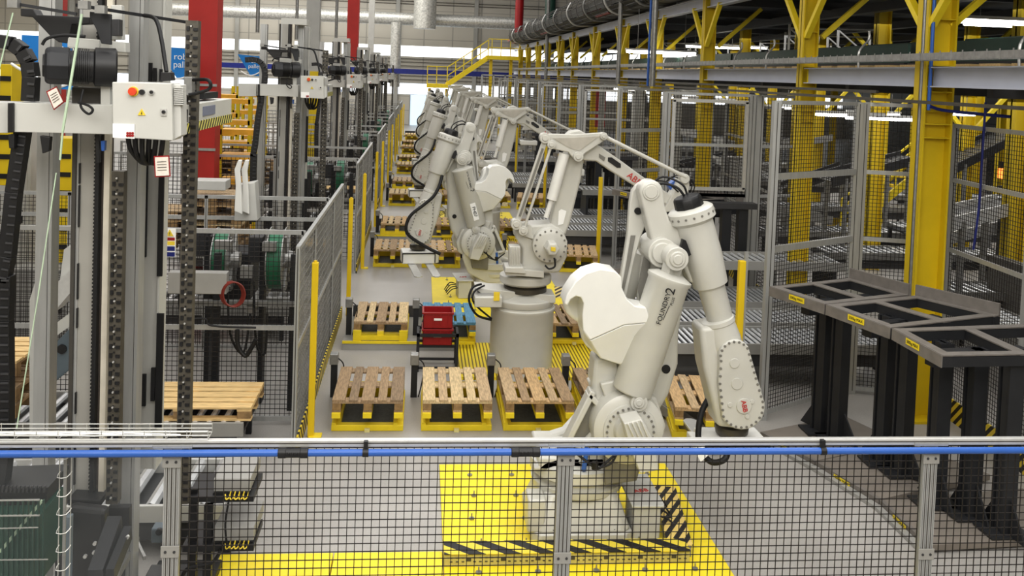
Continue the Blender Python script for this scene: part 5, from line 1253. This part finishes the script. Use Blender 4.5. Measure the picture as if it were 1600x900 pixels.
    m = MB(); VB(m, 118, 215, 400, 6.6, .35, ZT, ZT+.1); B(m, 'mast_header', CABI)
    return t
LM = lift_machine('tall grey mast machine filling the left foreground with a grey control cabinet')
for k in range(1, 6): copy_tree(LM, (-.0, 9*k, 0), 'tall grey mast machine with cabinet, %s one along the left row' % ORD[k])
# paper tags on the nearest machine and the pale cord
for i, (pts, lb) in enumerate((([(72, 143), (88, 135), (100, 160), (84, 172)], 'red-edged paper tag hanging tilted below the black motor'), ([(240, 244), (264, 243), (266, 276), (242, 277)], 'red-edged paper tag hanging under the control cabinet'))):
    t = thing('paper_tag', lb, 'tag', P2(*pts[0], 6.1)); pp(MB(), pts, 6.09, 6.1).build('frame', REDP, t)
    cx_ = sum(p[0] for p in pts)/4; cy_ = sum(p[1] for p in pts)/4; q = [(cx_+(a-cx_)*.85, cy_+(b-cy_)*.88) for a, b in pts]; pp(MB(), q, 6.08, 6.09).build('paper', mat('tag_paper', rgb(226, 218, 208), .6, 0, .06, 60), t)
    m = MB()
    for f in (.25, .4, .55, .7): a = (q[0][0]+(q[3][0]-q[0][0])*f, q[0][1]+(q[3][1]-q[0][1])*f); b = (q[1][0]+(q[2][0]-q[1][0])*f, q[1][1]+(q[2][1]-q[1][1])*f); m.bar(P2(a[0]*.85+b[0]*.15, a[1]*.85+b[1]*.15, 6.078), P2(a[0]*.15+b[0]*.85, a[1]*.15+b[1]*.85, 6.078), .003)
    m.build('text_line', GROOVE, t)
m = MB().bar(P2(128, 22, 6.0), P2(98, 205, 5.95), .013).bar(P2(98, 205, 5.95), P2(94, 250, 5.95), .01).bar(P2(88, 270, 5.9), P2(60, 460, 5.8), .006).bar(P2(60, 460, 5.8), P2(26, 670, 5.7), .006)
tag(m.build('tension_cord', LIME), 'pale green cord stretched diagonally past the first mast', 'cord')
m = MB().bar(P2(20, 20, 6.0), P2(-2, 110, 5.95), .007).bar(P2(66, 782, 5.8), P2(0, 862, 5.75), .016)
tag(m.build('tension_cord', LIME), 'pale green cord at the extreme left edge', 'cord')

# ------------------------------------------------------------------ pallets and conveyors at the left
t = thing('wooden_pallet', 'pale new pallet with lengthwise planks on the left roller conveyor', 'pallet', (-3.1, 9.68, .46)); pallet_parts(t, -3.1, 9.72, .6, [WOODX], alongx=True, L=1.44)
conveyor('roller conveyor under the pale new pallet at the left', -4.6, -1.72, 9.66, 10.55, .45, pitch=.14, r=.035)
MB()
conveyor('wide chrome roller conveyor behind the clear pane at lower left', -4.6, -1.42, 7.9, 8.8, .42, pitch=.2, r=.05, frame=PANEL)
t = thing('wooden_pallet', 'pale pallet topmost of the stack at the left edge', 'pallet', (-4.6, 9.0, .7), 'stacked pallets at the left edge'); pallet_parts(t, -4.9, 9.0, 1.3, [WOODX], True, True, 1.2)
for j in range(2):
    t = thing('wooden_pallet', 'brown weathered pallet in the stack at the left edge', 'pallet', (-4.9, 9.0, 0), 'lower stacked pallets at the left edge'); pallet_parts(t, -4.9, 9.0, .9+j*.15, [WOODS[1]], True, True, 1.2)
t = thing('pallet_dispenser', 'light grey guide frame with sloping arm behind the first masts', 'machine', (-3.9, 9, 0))
pp(MB(), [(46, 470), (55, 440), (60, 395), (66, 500), (66, 690), (46, 690)], 8.9, 9.1).build('guide_plate', PANEL, t)
pp(MB(), [(78, 545), (112, 510), (118, 570), (80, 602)], 8.8, 8.9).build('slate_plate', SLATE, t, bevel=.01)
pp(MB(), [(78, 512), (165, 448), (165, 470), (78, 532)], 8.85, 9.1).build('sloping_arm', CABI, t)
pp(MB(), [(80, 450), (112, 420), (112, 455), (82, 490)], 9.1, 9.4).build('bright_hopper', ALUB, t); pp(MB(), [(92, 450), (100, 390), (108, 384), (112, 392), (112, 450)], 9.2, 9.4).build('hook_arm', PANEL, t)
disc(MB(), 96, 546, 7, 8.78, 8.8).build('hand_hole', BLACK, t)
# strapping units inside each left cell
def strap_unit(label):
    t = thing('strapping_unit', label, 'machine', (-2.6, 11.5, 0), 'strapping units with green reels')
    for (px, X0, Y0) in ((434, 0, 11.6), (350, 0, 11.9)):
        p = at(px, 405, Y=Y0); c = V((p.x-.08, Y0, p.z)); r = .36
        o = MB().lathe(c, (1, 0, 0), [(0, r), (.17, r)], n=40).build('strap_reel', GREENR, t, smooth=True)
        m = MB().lathe(c+V((.17, 0, 0)), (1, 0, 0), [(0, r+.04), (.012, r+.04)], n=40).lathe(c-V((.012, 0, 0)), (1, 0, 0), [(0, r+.04), (.012, r+.04)], n=40); m.build('reel_flange', STEEL, o, smooth=True)
        m = MB().lathe(c+V((.18, 0, 0)), (1, 0, 0), [(0, .12), (.1, .1)], n=16)
        for a in range(6): th = a*PI/3; m.bar(c+V((.19, 0, 0)), c+V((.19, r*math.cos(th), r*math.sin(th))), .03)
        m.build('reel_hub', STEEL, o)
        MB().box(c.x-.12, c.x-.06, Y0-.1, Y0+.1, 0, 2.0).box(c.x-.26, c.x-.1, Y0-.1, Y0+.15, 1.75, 2.05).build('reel_stand', DARKER, t)
    m = MB().box(-2.75, -2.15, 12.3, 12.9, 1.0, 1.7); m.build('drive_housing', DARKER, t, bevel=.02)
    m = MB().box(-3.2, -1.4, 11.2, 11.3, 1.28, 1.34).box(-3.2, -1.4, 12.9, 13.0, .9, .96).box(-2.0, -1.9, 11.2, 13, 1.2, 1.3).cbox((-2.0, 11.2, 1.7), .14, .1, .14).cbox((-1.75, 11.25, 2.0), .16, .12, .1).cbox((-2.3, 11.3, 2.0), .2, .12, .1); m.build('alloy_bracket', STEEL, t)
    for x in (-3.2, -2.4, -1.5): MB().box(x, x+.08, 11.25, 11.33, 0, 1.9).build('frame_leg', DARKER, t)
    m = MB()
    for k in range(2): m.tube([(-2.2+.3*k, 11.1, 1.6), (-2.15+.3*k, 11.05, 1.0-.1*k), (-2.0+.25*k, 11.1, .75), (-1.95+.2*k, 11.2, 1.2)], .014, n=6)
    m.build('cable_loop', RUB, t)
    return t
SU = strap_unit('dark strapping machine with two green strap reels behind the nearest cross fence')
for k in range(1, 5): copy_tree(SU, (0, 9*k, 0), 'dark strapping machine with green reels, %s of its kind from the camera' % ORD[k])
# cross-fence items
a, b = at(267, 422, Y=10.72), at(357, 456, Y=10.72)
tag(MB().box(a.x, b.x, 10.6, 10.74, b.z, a.z).build('junction_box', PANELD, bevel=.006), 'blank grey rectangular box mounted on the nearest cross fence', 'box')
m = MB()
for q in range(5):
    c = at(362+q*1.5, 458, Y=10.65); m.tube([(c.x+.12*math.cos(u*PI/4), 10.62-.01*q, c.z+.14*math.sin(u*PI/4)) for u in range(8)], .009, n=6, closed=True)
tag(m.build('cable_coil', CABLE_RED, smooth=True), 'coil of reddish brown cable hanging beside the grey fence box', 'cable')
t = thing('safety_sign', 'stacked warning and blue mandatory notices on the nearest cross fence', 'sign', at(265, 380, Y=10.74))
for i, (x0, y0, x1, y1, M) in enumerate(((257, 357, 274, 402, WHITE), (258, 371, 273, 376, REDP), (258, 358, 273, 369, WHITE), (258, 377, 273, 383, GOLD), (258, 385, 273, 392, BLUED), (258, 394, 273, 401, BLUED))):
    p, q = at(x0, y0, Y=10.72-.004*(i > 0)), at(x1, y1, Y=10.72-.004*(i > 0)); MB().box(p.x, q.x, p.y, p.y+.004, q.z, p.z).build('notice', M, t)
pp(MB(), [(259, 369), (271, 369), (265, 358.5)], 10.71, 10.714).build('warning_triangle', GOLD, t); text('!', .05, BLACK, t, P2(265, 365.5, 10.706), (1, 0, 0), (0, 0, 1))
m = MB().tube([P2(290, 500, 10.7), P2(320, 498, 10.7), P2(332, 509, 10.7), P2(400, 512, 10.7)], .012, n=6).tube([P2(371, 515, 10.7), P2(372, 540, 10.7), P2(383, 556, 10.7), P2(392, 545, 10.7), P2(400, 530, 10.7)], .025, n=8)
m.tube([P2(280, 460, 10.7), P2(281, 480, 10.7), P2(282, 500, 10.7)], .012, n=6)
tag(m.build('cable_run', RUB, smooth=True), 'black cable draped along the middle rail of the cross fence', 'cable')
# background behind the left machines: yellow machines, pale cabinets, pallet piles
def bigbox(name, px0, py0, px1, py1, Y, dep, M, lb, cat, extra=None, z0=None):
    a, b = at(px0, py0, Y=Y), at(px1, py1, Y=Y); zb = b.z if z0 is None else z0
    t = thing(name, lb, cat, (a.x, Y, 0)); MB().box(a.x, b.x, Y, Y+dep, zb, a.z).build('body', M, t, bevel=.01)
    if extra == 'slots':
        m = MB(); z = zb+.1
        while z < a.z-.1: m.box(a.x+.05*(b.x-a.x), b.x-.05*(b.x-a.x), Y-.02, Y, z, z+.07); z += .28
        m.build('opening', BLACK, t)
    if extra == 'door': MB().box(a.x+.05, b.x-.05, Y-.015, Y, zb+.05, a.z-.05).build('door', M, t); MB().cbox((b.x-.12, Y-.03, (zb+a.z)/2), .03, .03, .2).build('handle', BLACK, t)
    return t
bigbox('robot_machine', 62, 215, 110, 470, 14.8, .5, YELC, 'yellow machine column behind the cross fence at the left', 'machine', 'slots', 0)
bigbox('robot_machine', 0, 100, 16, 290, 13.9, .5, YELC, 'yellow machine housing at the extreme left edge', 'machine', 'slots')
bigbox('control_cabinet', 15, 420, 108, 490, 14.0, .5, PANELD, 'wide grey cabinet low behind the first masts', 'cabinet', 'door', 0)
bigbox('control_cabinet', -60, 180, 48, 272, 15.5, .8, PANEL, 'pale cabinet with louvres at the far left', 'cabinet', 'door', 0)
bigbox('control_cabinet', 300, 282, 352, 298, 14.6, .4, PANEL, 'low light grey box in front of the red column', 'cabinet', None)
for i, (px, py, Y, n_) in enumerate(((336, 306, 14.8, 6), (345, 235, 24, 8), (275, 330, 15.2, 4), (560, 232, 24, 0), (430, 250, 24, 5))):
    p = at(px, py, Y=Y)
    for j in range(n_):
        t = thing('wooden_pallet', 'weathered pallet in the pile on the conveyor behind the cross fences', 'pallet', (p.x-.5, Y, max(.3, p.z-n_*.15)+j*.15), 'piled pallets behind the cross fences'); pallet_parts(t, p.x-.5, Y, max(.3, p.z-n_*.15)+(j+1)*.15, [WOODS[(i+j) % 5]], True, True, .9)
for k in range(5):
    conveyor('pallet roller conveyor running left behind the %s cross fence' % ORD[k], -7, -1.9, 14.2+9*k, 15.1+9*k, .45 if k else .5, pitch=.16, r=.04)
for k in range(1, 5):
    t = thing('wooden_pallet', 'pale pallet on the left conveyor, %s from the camera' % ORD[k], 'pallet', (-3.0, 9.72+9*k, .46), 'pallets on the left conveyors'); pallet_parts(t, -3.0, 9.72+9*k, .6, [WOODX], True, True, 1.2)
    conveyor('roller conveyor before the %s left cross fence' % ORD[k], -4.6, -1.72, 9.66+9*k, 10.55+9*k, .45, pitch=.18, r=.035)
# white lever arms by the second mast
t = thing('lever_machine', 'light grey twin lever arms behind the nearest cross fence', 'machine', at(385, 300, Y=13))
for dx in (0, 11): pp(MB(), [(366+dx, 330), (368+dx, 290), (366+dx, 265), (372+dx, 250), (378+dx, 250), (375+dx, 268), (377+dx, 300), (378+dx, 335)], 13.0+dx*.02, 13.06+dx*.02).build('lever_arm', ROBW, t, bevel=.01)
pp(MB(), [(368, 290), (398, 285), (402, 345), (366, 345)], 13.3, 13.6).build('lever_base', PANEL, t, bevel=.01)
# lower left foreground
t = thing('spool_rack', 'dark green slatted spool basket behind the clear pane', 'basket', (-2.4, 5.8, 0))
m = MB()
for q in range(9): pp(m, [(2+8*q, 782), (4+8*q, 782), (4+8*q, 905), (2+8*q, 905)], 5.7, 5.72)
m.build('wire_slat', GREEN, t); pp(MB(), [(-30, 808), (62, 806), (66, 905), (-30, 905)], 5.8, 6.2).build('green_bin', GREEN, t)
m = MB().bar(P2(-20, 782, 5.7), P2(62, 781, 5.7), .008).bar(P2(-20, 806, 5.7), P2(62, 805, 5.7), .008).bar(P2(-20, 826, 5.7), P2(60, 824, 5.7), .006).bar(P2(-20, 875, 5.7), P2(75, 874, 5.7), .006); m.build('wire_frame', WIREL, t)
pp(MB(), [(-30, 766), (75, 762), (72, 785), (62, 800), (-30, 802)], 5.95, 6.3).build('black_belt_guard', BLACK, t)
m = MB()
for q in range(12): pp(m, [(-4+6.5*q, 760), (-1+6.5*q, 760), (-2+6.5*q, 770), (-5+6.5*q, 770)], 5.93, 5.95)
m.build('guard_rib', DARK, t)
pp(MB(), [(-30, 702), (14, 702), (6, 765), (-30, 765)], 6.0, 6.1).build('dark_plate', DARKER, t)
m = MB().box(at(101, 820, Y=5.75).x, at(110, 820, Y=5.75).x, 5.75, 5.8, 0, at(105, 808, Y=5.75).z); tag(m.build('steel_upright', SLATE, bevel=.004), 'short blue-grey steel upright right of the wire ladder', 'post')
# electrical boxes right of the first front post
t = thing('valve_stand', 'dark stand carrying two grey valve boxes behind the mesh', 'stand', (-1.5, 6.9, 0))
for px in (301, 325):
    p = at(px, 800, Y=6.95); MB().box(p.x-.03, p.x+.03, 6.95, 7.0, 0, at(px, 765 if px < 310 else 790, Y=6.95).z).build('leg', BLACK, t)
for py in (780, 857):
    a, b = at(292 if py < 800 else 285, py-4, Y=6.9), at(396, py+4, Y=6.9); MB().box(a.x, b.x, 6.9, 7.3, b.z, a.z).build('shelf', BLACK, t)
    a, b = at(334, py-32, Y=6.95), at(391 if py < 800 else 396, py-12, Y=6.95); bx = MB().box(a.x, b.x, 6.95, 7.4, b.z, a.z).build('valve_box', PANELD, t, bevel=.006)
    MB().box(a.x, b.x, 6.93, 6.95, b.z-.03, b.z).build('terminal_strip', BLACK, bx)
    m = MB()
    for q in range(5): c = at(352+7*q, py-8, Y=6.9); m.tube([c, c+V((.01, -.02, -.03)), c+V((.03, -.01, -.02)), c+V((.04, 0, .02))], .005, n=6)
    m.build('terminal_wire', GOLD, bx)
m = MB().tube([P2(357, 785, 6.88), P2(352, 820, 6.87), P2(355, 855, 6.88)], .008, n=6).tube([P2(345, 860, 6.88), P2(330, 880, 6.86), P2(295, 888, 6.85), P2(285, 900, 6.85)], .014, n=8); m.build('cable', RUB, t)
t = thing('dark_bed_frame', 'dark machine bed with bolts behind the clear pane', 'machine', (-1.9, 6, 0)); 
MB().box(-2.0, -1.5, 6.95, 7.6, 0, .12).box(-1.95, -1.6, 6.95, 7.2, .12, .3).build('bed', BLACK, t, bevel=.01)
m = MB().bar(P2(205, 845, 7.3), P2(172, 900, 6.4), .12, .05).bar(P2(213, 845, 7.2), P2(226, 872, 7.0), .02, .03); m.build('slide_bar', STEEL, t)
m = MB()
for (a, b) in ((134, 868), (148, 862), (163, 860), (190, 861), (175, 878), (149, 848), (200, 838)): c = P2(a, b, 6.2); m.cyl(c, c+V((0, -.02, 0)), .012, n=8)
m.build('bolt_head', ALUB, t)
t = thing('conveyor_motor_box', 'small slate motor block under the lower left conveyor', 'motor', (-1.6, 7.4, 0)); c = P2(248, 832, 7.6); MB().cbox(c, .09, .12, .12).build('body', SLATE, t, bevel=.01); disc(MB(), 248, 832, 5, 7.52, 7.55).build('cap', BLACK, t)
# extra steel on the floor near the conveyors
t = thing('floor_channel', 'pale steel cable channel on the floor left of the hanging wrist', 'channel', (3.1, 11, 0)); MB().bar((3.08, 11.3, .1), (3.42, 9.9, .1), .16, .12).build('channel', PANELD, t); MB().bar((3.08, 11.3, .165), (3.42, 9.9, .165), .13, .01).build('lid', STEEL, t)
# tall transport fence line and hall clutter on far left
for i in range(7):
    x = -9-i*1.7; y = 22+i*5
    t = thing('control_cabinet', 'grey cabinet standing in the distance on the left', 'cabinet', (x, y, 0), 'distant cabinets on the left'); MB().box(x, x+1.2, y, y+.6, 0, 2.1).build('body', PANEL, t); MB().box(x+.05, x+1.15, y-.02, y, .1, 2.0).build('door', CABI, t)
for i, (px, py, Y) in enumerate(((350, 150, 28), (384, 150, 30), (398, 145, 34), (366, 165, 24.5), (372, 200, 21))):
    p = at(px, py, Y=Y); t = thing('yellow_rack', 'yellow painted rack bay behind the red column', 'rack', (p.x, Y, 0), 'yellow racks behind the red column')
    m = MB(); 
    for x in (p.x-.4, p.x+.4): m.box(x-.05, x+.05, Y, Y+.1, 0, p.z+.3)
    m.build('upright', YELC, t); m = MB()
    z = .4
    while z < p.z+.2: m.box(p.x-.4, p.x+.4, Y, Y+.6, z, z+.12); z += .55
    m.build('shelf_beam', mat('rack_orange', rgb(226, 170, 50), .5), t)

# ------------------------------------------------------------------ light
w = bpy.data.worlds.new('world'); SC.world = w; w.use_nodes = True
w.node_tree.nodes['Background'].inputs[0].default_value = (.9, .95, 1, 1); w.node_tree.nodes['Background'].inputs[1].default_value = .5
def area(x, y, z, sx, sy, e, c=(1, .98, .95), rot=(0, 0, 0)):
    l = bpy.data.lights.new('added_area_light', 'AREA'); l.shape = 'RECTANGLE'; l.size = sx; l.size_y = sy; l.energy = e; l.color = c
    o = bpy.data.objects.new('added_area_light', l); o.location = (x, y, z); o.rotation_euler = rot; COL.objects.link(o); return o
area(0, 6, 12.5, 14, 12, 1350)
area(-6, 26, 13, 20, 22, 2400)
area(-4, 52, 13, 24, 26, 2800)
area(16, 30, 5.6, 12, 40, 1400)  # added between the decks to brighten the upper mezzanine
area(14, 24, 4.0, 12, 36, 1500)  # added under the lower deck to brighten the dark right side
area(0, -1, 8, 14, 5, 1150, rot=(.95, 0, 0))  # unseen fill added near the camera for the front-facing sides
area(9, 12, 13, 8, 14, 900)
area(-12, 60, 12.5, 22, 12, 3000, c=(1, .97, .9))  # unseen light added to brighten the back wall at the left
